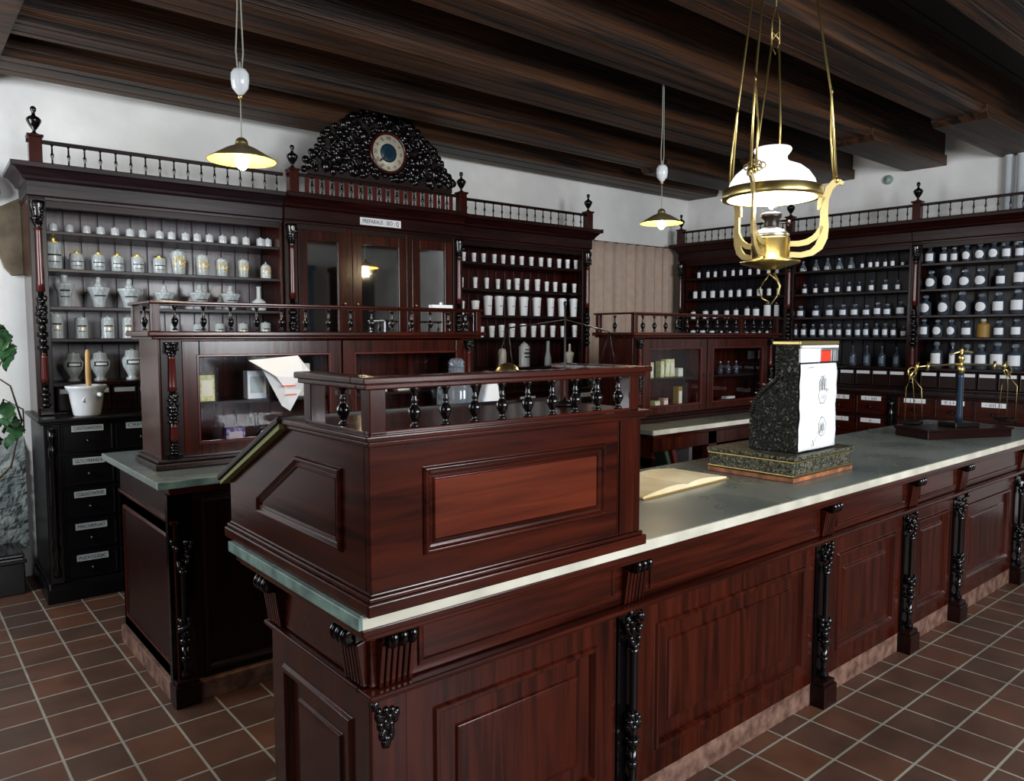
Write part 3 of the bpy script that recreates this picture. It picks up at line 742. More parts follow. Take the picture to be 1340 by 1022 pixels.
# corner stile and end panel (facing the aisle on the left)
mb = MB(); mb.box(CX0 + .0015, .984, 1.592, 1.64, .10, .727); obj('corner_stile', mb, MV, t, .003)
mb = MB(); q = random.Random(9)
for k in range(34):
    z = .60 + .12 * q.random(); wd = .008 + (z - .60) * .30
    mb.ball((.925 + (q.random() - .5) * 2 * wd, 1.592, z), (.010, .010, .014), 7, 5)
obj('carved_drop', mb, EBON, t)
mb = MB(); mb.T = FACE_L(CX0); mb.rings(rect(-2.20, -1.60, .10, .727), [(0, -.03), (0, 0), (.085, 0), (.092, .010), (.104, .010), (.112, -.004), (.115, -.012), (.165, -.012), (.170, -.004), (.182, -.002)])
obj('end_panel', mb, MV, t, .0015)
bracket(t, CX0, 1.655, 'L'); bracket(t, CX0, 2.15, 'L')
mb = MB(); mb.box(CX0 + .02, CX1 - .02, 1.61, 1.66, 0.0, .10); mb.box(CX0 + .02, CX0 + .06, 1.61, CY1, 0, .10); obj('kick_board', mb, PINKW, t, .003)
mb = MB(); mb.T = FACE_R(CX1 - .02); mb.rings(rect(1.62, 2.2, .10, .727), RP); obj('end_panel', mb, MV, t)
mb = MB(); mb.box(.785, 5.86, 1.458, 2.26, .9685, 1.0)
ct = obj('countertop', mb, MARBLE, None, .003); tag(ct, 'grey stone top of the long front counter with a pale front edge', 'countertop')
mb = MB(); mb.box(.783, 5.862, 1.448, 1.4585, .9688, 1.0008); obj('edge_strip', mb, EDGE, ct, .002)
mb = MB(); mb.box(.7745, .7852, 1.45, 2.26, .9688, .9995); obj('edge_strip', mb, EDGEG, ct, .002)

# ---- sloping desk on the front counter
t = thing('writing_desk', 'mahogany sloping desk with a small balustrade standing on the front counter', 'desk', (0.80, 1.438, 1.001))
X1, Y1 = 0.885, 0.86     # local size
side = [(0, .045), (.86, .045), (.86, .185), (.42, .388), (0, .388)]   # (y,z)
side = [(.0222, .045), (.86, .045), (.86, .185), (.42, .388), (.0222, .388)]
for xs in (0.0, X1 - .022):
    mb = MB(); mb.prism(side, xs, xs + .022, 'x'); obj('side_panel', mb, MY, t, .001)
mb = MB(); mb.box(0.0, X1, 0.0, .022, .045, .388); obj('front_board', mb, MH, t, .002)
mb = MB(); mb.box(.022, X1 - .022, .84, .858, .045, .19); obj('rear_board', mb, MH, t, .002)
mb = MB(); mb.T = FACE_F(0.0); mb.rings(rect(.137, .742, .112, .317), [(0, 0), (0, .004), (.004, .009), (.010, .009), (.016, .003), (.021, .001), (.024, .001), (.030, .006), (.034, .001)], cap=False)
obj('panel_moulding', mb, MH, t, .001)
mb = MB(); mb.box(.165, .714, -.0015, .004, .140, .289); obj('front_panel', mb, MRED, t)
mb = MB(); mb.box(.795, .80, -.002, .01, .045, .388); mb.box(.802, .888, -.006, .01, .045, .388); obj('pilaster', mb, MV, t, .002)
# trapezium panel on the left side
mb = MB(); mb.T = FACE_L(0.0)
mb.rings([(-.64, .115), (-.64, .165), (-.37, .312), (-.13, .312), (-.13, .115)], [(0, 0), (0, .005), (.004, .010), (.010, .010), (.016, .003), (.020, .001), (.024, .006), (.028, .001)])
obj('side_moulding', mb, MY, t, .001)
mb = MB(); mb.box(-.014, X1 + .03, -.012, .885, 0.0, .030); mb.box(-.008, X1 + .02, -.006, .878, .030, .042); mb.box(-.002, X1 + .008, -.002, .866, .042, .050); obj('base_moulding', mb, MH, t, .004, 3)
mb = MB(); mb.box(-.020, X1 + .03, -.026, .44, .388, .402); mb.box(-.010, X1 + .02, -.014, .43, .376, .389); obj('top_board', mb, MH, t, .004, 3)
ang = math.atan2(.205, .45)
mb = MB(); mb.prism([(.425, .392), (.895, .172), (.895, .190), (.425, .410)], -.028, X1 + .03, 'x'); d = obj('sloping_lid', mb, DARKX, t, .003)
mb = MB(); mb.prism([(.43, .375), (.885, .162), (.885, .173), (.43, .390)], -.022, X1 + .025, 'x'); obj('lid_lining', mb, BAIZE, d)
# balustrade
mb = MB(); mb.box(-.022, X1 + .035, -.022, .040, .512, .528); mb.box(-.022, .040, .04, .335, .512, .528); mb.box(X1 - .04, X1 + .035, .04, .335, .512, .528)
mb.box(-.014, X1 + .02, -.012, .030, .500, .513); mb.box(-.014, .030, .03, .33, .500, .513); mb.box(X1 - .03, X1 + .02, .03, .33, .500, .513)
obj('gallery_rail', mb, MH, t, .004, 3)
mb = MB(); mb.box(.0, X1, .0, .02, .401, .409); mb.box(.0, .02, .02, .31, .401, .409); obj('gallery_base_rail', mb, MH, t, .002)
for (x, y) in ((.002, -.002), (X1 - .042, -.002), (.002, .29), (X1 - .042, .29)):
    mb = MB(); mb.box(x, x + .04, y, y + .04, .402, .501); obj('gallery_post', mb, MV, t, .002)
bm = mesh('baluster', baluster(.093, .0155), EBON)
for k in range(9):
    o = link('baluster', bm, t); o.location = (.125 + k * .0855, .012, .409)
for x in (.02, X1 - .02):
    o = link('baluster', bm, t); o.location = (x, .155, .409)

# ---- display cases on the inner counter
def display_case(name, label, x0, x1, y0, depth, doors, shelf_z=0.29, nbal=12, capital=True, endposts=True):
    """local z=0 on the counter top"""
    t = thing(name, label, 'display case', (x0, y0, 1.001)); W = x1 - x0; H = .60
    for xs in (0, W - .022):
        mb = MB(); mb.box(xs, xs + .022, .01, depth, .04, H); obj('side_panel', mb, MV, t, .002)
    mb = MB(); nb = int(W / .12)
    for k in range(nb): mb.box(.022 + (W - .044) * k / nb, .022 + (W - .044) * (k + 1) / nb - .002, depth - .014, depth - .002, .04, H)
    obj('back_boards', mb, MV, t)
    mb = MB(); mb.box(-.035, W + .035, -.035, depth + .01, 0, .028); mb.box(-.022, W + .022, -.022, depth + .006, .028, .045); obj('base_moulding', mb, DARKX, t, .005, 3)
    mb = MB(); mb.box(-.055, W + .055, -.055, depth + .02, .612, .635); mb.box(-.035, W + .035, -.035, depth + .01, .598, .613); obj('top_board', mb, MH, t, .006, 3)
    mb = MB(); mb.box(.022, W - .022, .03, depth - .015, .045, .062); obj('bottom_board', mb, MH, t)
    mb = MB(); mb.box(.022, W - .022, .04, depth - .015, shelf_z - .007, shelf_z + .007); obj('shelf', mb, DARKX, t)
    # corner colonnettes in front of black strips
    for xc in (.055, W - .045):
        mb = MB(); mb.box(xc - .045, xc + .045, .0, .03, .045, .60); obj('corner_strip', mb, DARK, t)
        c = colonnette(t, xc, -.008, .05, .585, .021, 3)
    for i, (a, b, hinge) in enumerate(doors):
        mb = MB(); s_ = .078; z0, z1 = .055, .590; y_a, y_b = -.004, .018
        mb.box(a, a + s_, y_a, y_b, z0, z1); mb.box(b - s_, b, y_a, y_b, z0, z1); mb.box(a + s_, b - s_, y_a, y_b, z0, z0 + .06); mb.box(a + s_, b - s_, y_a, y_b, z1 - s_, z1)
        d = obj('door', mb, MV, t, .003)
        mb = MB(); mb.T = FACE_F(y_a); mb.rings(rect(a + s_ - .014, b - s_ + .014, z0 + .046, z1 - s_ + .014), [(0, 0), (.002, .004), (.009, .004), (.014, -.004)], cap=False); obj('door_bead', mb, SHAFT, d)
        mb = MB(); mb.box(a + s_ - .003, b - s_ + .003, .006, .009, z0 + .05, z1 - s_ + .003); obj('glass_pane', mb, PANE, d)
        kx = b - .035 if i == 0 else a + .035
        mb = MB(); mb.box(kx - .008, kx + .008, y_a - .002, y_a, .30, .325); obj('keyhole_plate', mb, DMET, d)
    # balustrade
    zt = .772
    mb = MB(); mb.box(-.045, W + .045, -.045, .0, zt - .013, zt); mb.box(-.045, -.002, 0, depth + .01, zt - .013, zt); mb.box(W + .002, W + .045, 0, depth + .01, zt - .013, zt)
    mb.box(-.03, W + .03, -.03, -.008, zt - .022, zt - .012); obj('gallery_rail', mb, MH, t, .004)
    for (x, y) in ((-.03, -.032), (W + .0, -.032), (-.03, depth - .03), (W, depth - .03)):
        mb = MB(); mb.box(x, x + .034, y, y + .034, .635, zt - .013); obj('gallery_post', mb, MV, t, .002)
    bm = mesh('baluster', baluster(zt - .648 - .01, .0155), EBON)
    for k in range(nbal):
        o = link('baluster', bm, t); o.location = (.07 + (W - .14) * k / (nbal - 1), -.018, .635 + .004)
    o = link('baluster', bm, t); o.location = (-.013, depth * .5, .639)
    return t
display_case('display_case', 'glass doored display case behind the sloping desk, left end with corner column', .965, 2.755, 3.655, .33, [(.10, .91, 'l'), (.918, 1.735, 'r')], nbal=14)
display_case('display_case', 'display case of yellow boxes on the inner counter, between desk and register', 3.955, 5.70, 3.425, .33, [(.10, .83, 'l'), (.84, 1.66, 'r')], .298, nbal=14)

def inner_counter(label, x0, x1, y0, y1, openfront=False, endleft=True):
    t = thing('inner_counter', label, 'counter', (x0 + .07, y0 + .05, 0)); W = x1 - x0 - .12; D = y1 - y0 - .1
    mb = MB()
    if not openfront: mb.box(0, W, .02, D, .08, .935)
    else:
        mb.box(0, W, D - .03, D, .08, .935); mb.box(0, .03, .02, D, .08, .935); mb.box(W - .03, W, .02, D, .08, .935); mb.box(0, W, .02, D, .08, .10); mb.box(0, W, .05, D, .60, .62)
        for x in (W * .32, W * .62): mb.box(x - .05, x + .05, .0, .05, .08, .935)
        mb.box(0, W, 0, .03, .845, .935)
    obj('carcass', mb, MV if openfront else DARK, t, .002)
    mb = MB(); mb.box(-.02, W + .02, -.02, D + .02, .935, .968); obj('top_moulding', mb, MH, t, .006)
    mb = MB(); mb.box(-.02, W, -.02, D, 0, .085); obj('kick_board', mb, PINKW, t, .003)
    mb = MB(); mb.T = FACE_L(0.0); mb.rings(rect(-D, 0, .085, .80), [(0, -.01), (0, 0), (.06, 0), (.065, .008), (.075, .008), (.08, -.006), (.085, -.008)]); obj('end_panel', mb, MV, t, .002)
    mb = MB(); mb.box(-.012, .02, -.0, D, .80, .815); obj('string_moulding', mb, MY, t, .003)
    if not openfront:
        for k in range(2):
            a = .12 + k * (W - .24) / 2; b = .12 + (k + 1) * (W - .24) / 2 - .02
            mb = MB(); mb.T = FACE_F(.02); mb.rings(rect(a, b, .11, .90), RP); d = obj('cupboard_door', mb, DARK, t, .002)
            if k == 0:
                mb = MB(); mb.box(b - .06, b - .02, -.004, .004, .68, .86); mb.lathe([(.012, 0), (.012, -.02), (0, -.025)], b - .04, -.004, .80, 10, axis='y'); obj('lock_plate', mb, BRASSD, d)
        counter_post(t, .03, .02, 'F', z1=.93, seed=4)
    return t
inner_counter('inner counter on the left, dark panelled end facing the aisle of red tiles', .86, 3.45, 3.33, 4.37)
inner_counter('inner counter with open compartments seen between desk and register', 3.80, 5.95, 3.12, 4.05, True)
mb = MB(); mb.box(.86, 3.45, 3.345, 4.38, .9685, 1.0); c = obj('countertop', mb, MARBLE, None, .003); tag(c, 'grey stone top under the left display case with greenish mottled edge', 'countertop')
mb = MB(); mb.box(.858, 3.452, 3.333, 3.3455, .9688, 1.0005); obj('edge_strip', mb, EDGEG, c, .002)
mb = MB(); mb.box(3.80, 5.95, 3.125, 4.08, .9685, 1.0); c = obj('countertop', mb, MARBLE, None, .003); tag(c, 'grey stone top under the right display case, seen between desk and register', 'countertop')
mb = MB(); mb.box(3.798, 5.952, 3.112, 3.1255, .9688, 1.0005); obj('edge_strip', mb, EDGE, c, .002)

# ---------------------------------------------------------------- cash register
t = thing('cash_register', 'tall dark engraved cash register with a white paper sheet on its front', 'cash register', (2.89, 1.625, 1.001), R_(1))
DM = noisy('engraved_dark_metal', (0.008, 0.009, 0.007), (0.40, 0.39, 0.32), (1, 1, 1), 95, 3, 0.36, 0.5, 0, 90, dist=1.0, metal=.5, lo=.58, hi=.80)
DB = noisy('engraved_base_metal', (0.022, 0.023, 0.016), (0.20, 0.19, 0.13), (1, 1, 1), 42, 4, 0.42, 0.6, 0, 60, dist=3.0, metal=.5, lo=.45, hi=.62)
mb = MB(); mb.box(.0, .535, .0, .42, .0, .018); obj('wooden_foot', mb, noisy('orange_worn_wood', (.12, .04, .02), (.45, .16, .06), (1, 1, 1), 14, 4, .6), t, .002)
mb = MB(); mb.box(.005, .53, .005, .415, .018, .095); mb.box(-.005, .54, -.005, .425, .090, .108); b_ = obj('drawer_base', mb, DB, t, .004)
mb = MB(); mb.box(-.001, .536, -.001, .421, .024, .030); mb.box(-.001, .536, -.001, .421, .082, .088); obj('raised_border', mb, BRASSD, b_, .002)
prof = [(.045, .108), (.275, .108), (.275, .285), (.262, .330), (.225, .375), (.190, .405), (.165, .425), (.155, .445), (.155, .590), (.045, .590)]
mb = MB(); mb.prism(prof, .10, .435, 'x'); bd = obj('body', mb, DM, t, .006, 3)
mb = MB(); mb.prism([(.035, .575), (.165, .575), (.165, .592), (.035, .592)], .092, .443, 'x'); obj('top_cap', mb, BRASSD, bd, .004)
mb = MB(); q = random.Random(11)
edge = [(.275, .285), (.262, .330), (.225, .375), (.190, .405), (.165, .425), (.155, .445), (.155, .585)]
for i in range(len(edge) - 1):
    for k in range(4):
        f_ = k / 4; y = edge[i][0] + (edge[i + 1][0] - edge[i][0]) * f_; z = edge[i][1] + (edge[i + 1][1] - edge[i][1]) * f_
        mb.ball((.097, y - .012, z - .008), (.006, .009, .009), 7, 5)
for k in range(60):
    y = .06 + .20 * q.random(); z = .12 + .44 * q.random()
    if y > .145 and z > .40: continue
    if q.random() < .5: mb.torus((.098, y, z), .006 + .010 * q.random(), .0018, 10, 5, 'x', .7, q.random() * 6)
    else: mb.ball((.098, y, z), (.003, .004, .005), 6, 4)
obj('side_relief', mb, DMET, bd)
mb = MB()
for k in range(7):
    for j in range(5):
        y, z = [(.268, .31), (.245, .352), (.208, .392), (.178, .415), (.270, .27)][j]; x = .125 + k * .047
        mb.tube([(x, y - .005, z - .004), (x, y + .008, z + .006)], .003, 6); mb.lathe([(.008, 0), (.009, .003), (.008, .005)], x, y + .009, z + .005, 10)
obj('keys', mb, STEEL, bd)
# customer side: white paper, indicator window
mb = MB(); vs = []; fs = []; q = random.Random(2); nx, nz = 8, 16
for j in range(nz + 1):
    for i in range(nx + 1):
        x = .098 + .325 * i / nx; z = .118 + .375 * j / nz; e = .002 * math.sin(i * 1.1 + j * .7) + .0015 * math.sin(j * 1.7)
        if j == nz: e += .002
        if i in (0, nx): x += .0018 * math.sin(j * 1.3 + i)
        vs.append((x, .034 + e * .8, z))
for j in range(nz):
    for i in range(nx): fs.append((j * (nx + 1) + i, j * (nx + 1) + i + 1, (j + 1) * (nx + 1) + i + 1, (j + 1) * (nx + 1) + i))
mb.add(vs, fs, True); pp = obj('paper_sheet', mb, PAPER, t); pp.modifiers.new('s', 'SOLIDIFY').thickness = .0012
def drawing(pts, r=.0012):
    mbx.tube([(x, .0275 - .001, z) for x, z in pts], r, 5)
mbx = MB()
hx, hz = .285, .355
for k, dx in enumerate((-.028, -.012, .004, .020)):
    x = hx + dx; hgt = (.062, .078, .080, .066)[k]
    drawing([(x - .006, hz + .02), (x - .006, hz + hgt), (x, hz + hgt + .006), (x + .006, hz + hgt), (x + .006, hz + .02)])
drawing([(hx - .034, hz + .02), (hx - .036, hz - .01), (hx - .022, hz - .035), (hx + .008, hz - .038), (hx + .028, hz - .015), (hx + .045, hz + .02), (hx + .036, hz + .026), (hx + .026, hz + .01)])
for k in range(3): drawing([(hx - .012 + k * .012, hz - .02), (hx - .004 + k * .012, hz + .002)], .0009)
cx_, cz_ = .285, .215
drawing([(cx_ + .030 * math.cos(a) * (1 + .1 * math.sin(5 * a)), cz_ + .042 * math.sin(a)) for a in [k * 6.28 / 20 for k in range(21)]])
for k in range(6): drawing([(cx_ - .018 + .006 * k, cz_ - .03 + .01 * (k % 2)), (cx_ - .012 + .006 * k, cz_ + .02 - .006 * (k % 3))], .0009)
drawing([(cx_ - .028, cz_ - .02), (.205, .135)], .0008); drawing([(.195, .132), (.205, .160), (.215, .132)], .0009); drawing([(.160, .478), (.20, .480)], .0012)
obj('hand_sketches', mbx, mat('pencil', (.07, .07, .07), .6), pp)
mb = MB(); mb.box(.102, .268, .036, .046, .500, .560); mb.box(.108, .435, .034, .046, .562, .573); obj('white_indicator', mb, PAPER, bd, .002)
mb = MB(); mb.box(.270, .278, .036, .046, .500, .562); mb.box(.366, .380, .034, .046, .500, .562); mb.box(.388, .398, .034, .046, .500, .562); mb.box(.406, .436, .036, .046, .500, .562); mb.box(.278, .436, .034, .046, .550, .5615); obj('window_frame', mb, STEEL, bd, .002)
mb = MB(); mb.box(.280, .364, .036, .046, .501, .549); obj('red_indicator', mb, REDP, bd, .002)

# ---------------------------------------------------------------- open book
t = thing('open_book', 'open ledger with yellowed pages lying on the counter beside the sloping desk', 'book', (2.46, 1.98, 1.001), R_(4))
for sgn in (-1, 1):
    prof = [(0, .004)] + [(sgn * (k / 10) * .30, .010 + .024 * math.sin(math.pi * min(1, k / 10 * .95 + .05)) ** .6 * (1 - k / 14)) for k in range(11)] + [(sgn * .30, .003)]
    mb = MB(); mb.prism([(a, z) for a, z in prof], -.135, .135, 'y'); obj('pages', mb, YPAPER, t)
mb = MB(); mb.box(-.305, .305, -.142, .142, 0.0, .004); obj('cover', mb, AMBER, t)

# ---------------------------------------------------------------- brass balance on dark box
t = thing('balance', 'brass balance with blue-black column on a dark wooden box at the counter end', 'balance', (4.70, 1.80, 1.001), R_(-25))
mb = MB(); mb.box(0, .62, 0, .26, 0.0, .052); mb.box(-.008, .628, -.008, .268, .044, .058); bx_ = obj('wooden_box', mb, DARKX, t, .004)
mb = MB(); mb.box(.26, .44, .06, .20, .058, .085); obj('column_foot', mb, DMET, t, .004)
mb = MB(); mb.lathe([(.021, .08), (.019, .12), (.017, .36), (.019, .385)], .35, .13, 0, 14); obj('column', mb, BLUESTEEL, t)
mb = MB(); mb.lathe([(.012, .38), (.022, .40), (.022, .42), (.010, .43), (.010, .45), (.018, .465), (.020, .48), (.012, .495), (.006, .50), (.010, .515), (.010, .53), (.003, .54)], .35, .13, 0, 12); obj('column_head', mb, BRASS, t)
mb = MB(); mb.tube([(.02, .13, .425), (.10, .13, .432), (.35, .13, .440), (.60, .13, .432), (.68, .13, .425)], .006, 8)
for x in (.02, .10, .60, .68): mb.tube([(x, .13, .40), (x + .008, .13, .455)], .009, 7)
mb.tube([(.27, .13, .50), (.35, .13, .52), (.43, .13, .51)], .007, 7)
obj('beam', mb, BRASS, t)
for x in (.02, .68):
    s_ = 1 if x > .3 else -1
    mb = MB(); mb.torus((x + s_ * .03, .13, .395), .03, .005, 14, 6, 'y'); mb.tube([(x, .13, .41), (x + s_ * .03, .13, .39), (x + s_ * .05, .13, .35)], .006, 7); obj('stirrup', mb, BRASS, t)
    for a, b in ((-.05, 0), (.05, .03), (.03, -.05)):
        mb = MB(); mb.tube([(x + s_ * .03, .13, .37), (x + s_ * .03 + a * .8, .13 + b, .30), (x + s_ * .02 + a, .13 + b, .10)], .0025, 6); obj('cord', mb, BRASSD, t)
    mb = MB(); mb.lathe([(.004, .070), (.045, .075), (.066, .092), (.069, .095), (.045, .080), (.004, .075)], x + s_ * .02, .13, 0, 20); obj('pan', mb, DMET, t)

# small hand balance on top of the sloping desk
t = thing('hand_balance', 'small brass hand balance with hanging pans on top of the sloping desk', 'balance', (1.60, 1.66, 1.404), R_(-6))
mb = MB(); mb.lathe([(.04, 0), (.04, .008), (.008, .016), (.003, .03), (.003, .30), (.005, .305), (.005, .315), (0, .318)], seg=12); obj('stand', mb, DMET, t)
mb = MB(); mb.tube([(-.21, 0, .235), (0, 0, .262), (.18, 0, .225)], .0022, 6); obj('beam', mb, DMET, t)
for x, z, kk in ((-.21, .235, 1), (.18, .225, 0)):
    mb = MB()
    for k in range(3):
        a = k * 2.09 + .4; mb.tube([(x, 0, z), (x + .035 * math.cos(a), .035 * math.sin(a), .115)], .0010, 5)
    obj('cord', mb, DMET, t)
    mb = MB(); mb.lathe([(.0, .090), (.02, .093), (.036, .112), (.038, .116), (.034, .114), (.018, .098), (0, .095)] if not kk else [(.030, .085), (.038, .095), (.036, .112), (.026, .126), (.010, .134), (0, .135)], x, 0, 0, 18); obj('pan', mb, BRASS if kk else STEEL, t)

# ---------------------------------------------------------------- lamps
def pendant(label, x, y, z):
    t = thing('pendant_lamp', label, 'lamp', (x, y, z))
    mb = MB()
    P = [(.022, .075), (.028, .060), (.060, .046), (.138, .0), (.140, -.003)]
    Q = [(.137, -.004), (.058, .040), (.024, .054)]
    o_ = []
    mb.lathe(P, seg=32); 
    sh = bpy.data.meshes.new('x')
    # remove caps: build open shells
    def shell(prof, seg=32):
        m2 = MB(); vs = []; fs = []
        for r, h in prof:
            for k in range(seg): a = 2 * math.pi * k / seg; vs.append((r * math.cos(a), r * math.sin(a), h))
        for i in range(len(prof) - 1):
            for k in range(seg):
                k2 = (k + 1) % seg; fs.append((i * seg + k, i * seg + k2, (i + 1) * seg + k2, (i + 1) * seg + k))
        return m2.add(vs, fs, True)
    s_ = obj('lamp_shade', shell(P), ENAMEL, t)
    obj('shade_lining', shell(Q + [(.137, -.004)][:0]), LINING, s_)
    mb = MB(); mb.torus((0, 0, -.003), .139, .0022, 32, 6); obj('shade_rim', mb, BRASS, s_)
    mb = MB(); mb.lathe([(.012, .09), (.022, .082), (.026, .07), (.026, .05), (.018, .045), (.018, .02)], seg=14); obj('socket', mb, BRASSD, t)
    mb = MB(); mb.ball((0, 0, -.008), (.026, .026, .034), 14, 10); obj('bulb', mb, BULB, t)
    top = CEIL - .02 - z
    mb = MB(); mb.tube([(0, 0, .085), (0, 0, .285)], .0025, 6); mb.tube([(-.008, 0, .36), (-.014, 0, .44), (-.004, 0, .62), (-.002, 0, top)], .003, 6); mb.tube([(.008, 0, .36), (.016, 0, .44), (.012, 0, .62), (.004, 0, top)], .003, 6); mb.tube([(0, 0, .36), (0, 0, .40)], .005, 6); obj('cord', mb, mat('cord_grey', (.28, .28, .24), .6), t)
    mb = MB(); mb.lathe([(.006, .262), (.016, .272), (.032, .292), (.037, .325), (.036, .352), (.026, .368), (.010, .375)], seg=20); c = obj('counterweight', mb, WHITE, t)
    mb = MB(); mb.lathe([(.002, .245), (.010, .255), (.008, .268)], seg=10); obj('weight_knob', mb, BRASS, c)
    mb = MB(); mb.lathe([(.045, top), (.045, top - .02), (.01, top - .05)], seg=14); obj('ceiling_rose', mb, DMET, t)
    point('pendant_light', (x, y, z - .06), 7, (1.0, .78, .46), .03)
    return t
ENAMEL = mat('dark_brass_shade', (.30, .24, .14), .4, .7)
LINING = mat('pale_yellow_enamel', (.74, .42, .08), .35)
BULB = mat('glowing_bulb', (1, .9, .7), .4, emit=(1, .88, .66), estr=25)
pendant('left pendant lamp, flat conical shade and white counterweight, above the jar shelves', 1.20, 3.2, 2.352)
pendant('right pendant lamp, flat conical shade and white counterweight, in front of the curtain', 3.965, 3.21, 2.352)

# big hanging oil lamp over the counter
LX, LY, LZ = 3.04, 1.85, 2.235
t = thing('hanging_oil_lamp', 'large brass hanging oil lamp with a glowing white glass dome above the counter', 'lamp', (LX, LY, LZ), R_(-47))
OPAL = mat('opal_glass', (.92, .92, .90), .25, 0, .2, emit=(1, .985, .95), estr=.55)
def shell_mb(prof, seg=40):
    m2 = MB(); vs = []; fs = []
    for r, h in prof:
        for k in range(seg): a = 2 * math.pi * k / seg; vs.append((r * math.cos(a), r * math.sin(a), h))
    for i in range(len(prof) - 1):
        for k in range(seg):
            k2 = (k + 1) % seg; fs.append((i * seg + k, i * seg + k2, (i + 1) * seg + k2, (i + 1) * seg + k))
    return m2.add(vs, fs, True)
dome = [(.190, 0), (.188, .025), (.177, .058), (.155, .090), (.125, .115), (.090, .130), (.070, .138), (.062, .152), (.062, .165), (.076, .182), (.080, .192), (.077, .199), (.072, .198)]
sh = obj('glass_dome', shell_mb(dome), OPAL, t); sh.modifiers.new('s', 'SOLIDIFY').thickness = .004
mb = MB(); mb.add(*(lambda m_: (m_.v, m_.f))(shell_mb([(.190, -.020), (.210, -.020), (.215, -.012), (.210, .0), (.212, .018), (.206, .024), (.190, .022), (.190, -.020)])), True); obj('shade_ring', mb, BRASS, t)
mb = MB(); mb.lathe([(.045, -.325), (.060, -.318), (.125, -.300), (.128, -.292), (.095, -.285), (.082, -.280), (.082, -.195), (.078, -.188)], seg=32); obj('oil_font_holder', mb, BRASS, t)
mb = MB(); mb.lathe([(.076, -.19), (.080, -.175), (.060, -.155), (.035, -.148), (.030, -.140)], seg=28); obj('oil_font', mb, STEEL, t)
mb = MB(); mb.lathe([(.030, -.150), (.034, -.135), (.028, -.118), (.044, -.100), (.046, -.085), (.036, -.080)], seg=24); mb.tube([(0, 0, -.12), (.075, 0, -.125)], .004, 6); mb.lathe([(.014, -.004), (.014, .004)], .078, 0, -.125, 10, axis='x'); obj('burner', mb, DMET, t)
mb = MB(); mb.add(*(lambda m_: (m_.v, m_.f))(shell_mb([(.030, -.08), (.040, -.055), (.034, -.03), (.026, 0), (.024, .18)], 24)), True); obj('glass_chimney', mb, PANE, t)
mb = MB(); mb.ball((0, 0, -.035), (.014, .014, .03), 12, 8); obj('flame', mb, BULB, t)
def arm(ang):
    c, s_ = math.cos(ang), math.sin(ang); mb = MB()
    # flat S-shaped arm sweeping out from the font, up to the ring, with a curled tip, and an open slot
    def strip(pts, wd, th=.010):
        n_ = len(pts); vs = []; fs = []
        for i, (r, z) in enumerate(pts):
            a = Vector(pts[max(0, i - 1)]); b = Vector(pts[min(n_ - 1, i + 1)]); d = (b - a).normalized(); nn = Vector((-d.y, d.x)); w_ = wd[i] if hasattr(wd, '__len__') else wd
            for sg in (-1, 1):
                for tt in (-1, 1):
                    rr, zz = r + nn.x * w_ * sg, z + nn.y * w_ * sg
                    vs.append((rr * c - tt * th / 2 * s_, rr * s_ + tt * th / 2 * c, zz))
        for i in range(n_ - 1):
            o = i * 4; fs += [(o, o + 1, o + 5, o + 4), (o + 2, o + 6, o + 7, o + 3), (o, o + 4, o + 6, o + 2), (o + 1, o + 3, o + 7, o + 5)]
        fs += [(0, 2, 3, 1), (n_ * 4 - 4, n_ * 4 - 3, n_ * 4 - 1, n_ * 4 - 2)]
        mb.add(vs, fs, False)
    strip([(.075, -.262), (.13, -.265), (.175, -.255), (.205, -.230), (.222, -.19), (.226, -.14), (.224, -.09), (.226, -.03), (.240, .02), (.262, .045), (.285, .048), (.30, .040)], [.012, .012, .014, .018, .019, .018, .015, .014, .016, .015, .011, .007])
    strip([(.075, -.215), (.12, -.215), (.155, -.208), (.185, -.190), (.205, -.165), (.216, -.14)], [.011, .012, .013, .012, .010, .007])
    strip([(.200, -.07), (.206, -.04), (.214, -.015)], [.004, .010, .014])
    obj('arm', mb, mat('pale_brass', (.40, .31, .13), .42, .75) if ang == 0 else bpy.data.materials['pale_brass'], t)
TOPZ = CEIL - .02 - LZ
for k in range(3):
    a = k * 2 * math.pi / 3; arm(a)
    c, s_ = math.cos(a), math.sin(a)
    mb = MB()
    r0 = .272
    mb.tube([(r0 * c, r0 * s_, .052), (.24 * c, .24 * s_, .42), (.10 * c, .10 * s_, 1.20)], .0052, 7)
    mb.tube([((r0 - .006) * c - .02 * s_, (r0 - .006) * s_ + .02 * c, .058), (.247 * c - .02 * s_, .247 * s_ + .02 * c, .25), (.242 * c - .004 * s_, .242 * s_ + .004 * c, .40), (.235 * c, .235 * s_, .46)], .0042, 7)
    mb.torus((.24 * c, .24 * s_, .43), .014, .003, 12, 5, 'x')
    mb.ball((r0 * c, r0 * s_, .056), (.012, .012, .016), 8, 6); mb.ball((r0 * c - .018 * s_, r0 * s_ + .018 * c, .062), (.009, .009, .014), 8, 6)
    obj('suspension_rod', mb, BRASS, t)
mb = MB(); mb.tube([(.0, -.0, .98), (0, 0, TOPZ)], .008, 8); mb.lathe([(.05, 1.18), (.11, 1.195), (.11, 1.21), (.02, 1.23)], seg=20); mb.lathe([(.02, TOPZ - .06), (.06, TOPZ - .01), (.06, TOPZ)], seg=16)
mb.tube([(-.016, 0, .64), (-.016, 0, .74), (0, 0, .80), (.016, 0, .74), (.016, 0, .64), (0, 0, .60), (-.016, 0, .64)], .003, 6); mb.tube([(-.016, 0, .66), (.016, 0, .70)], .003, 6); mb.tube([(.016, 0, .66), (-.016, 0, .70)], .003, 6); mb.tube([(0, 0, .80), (0, 0, 1.18)], .003, 6)
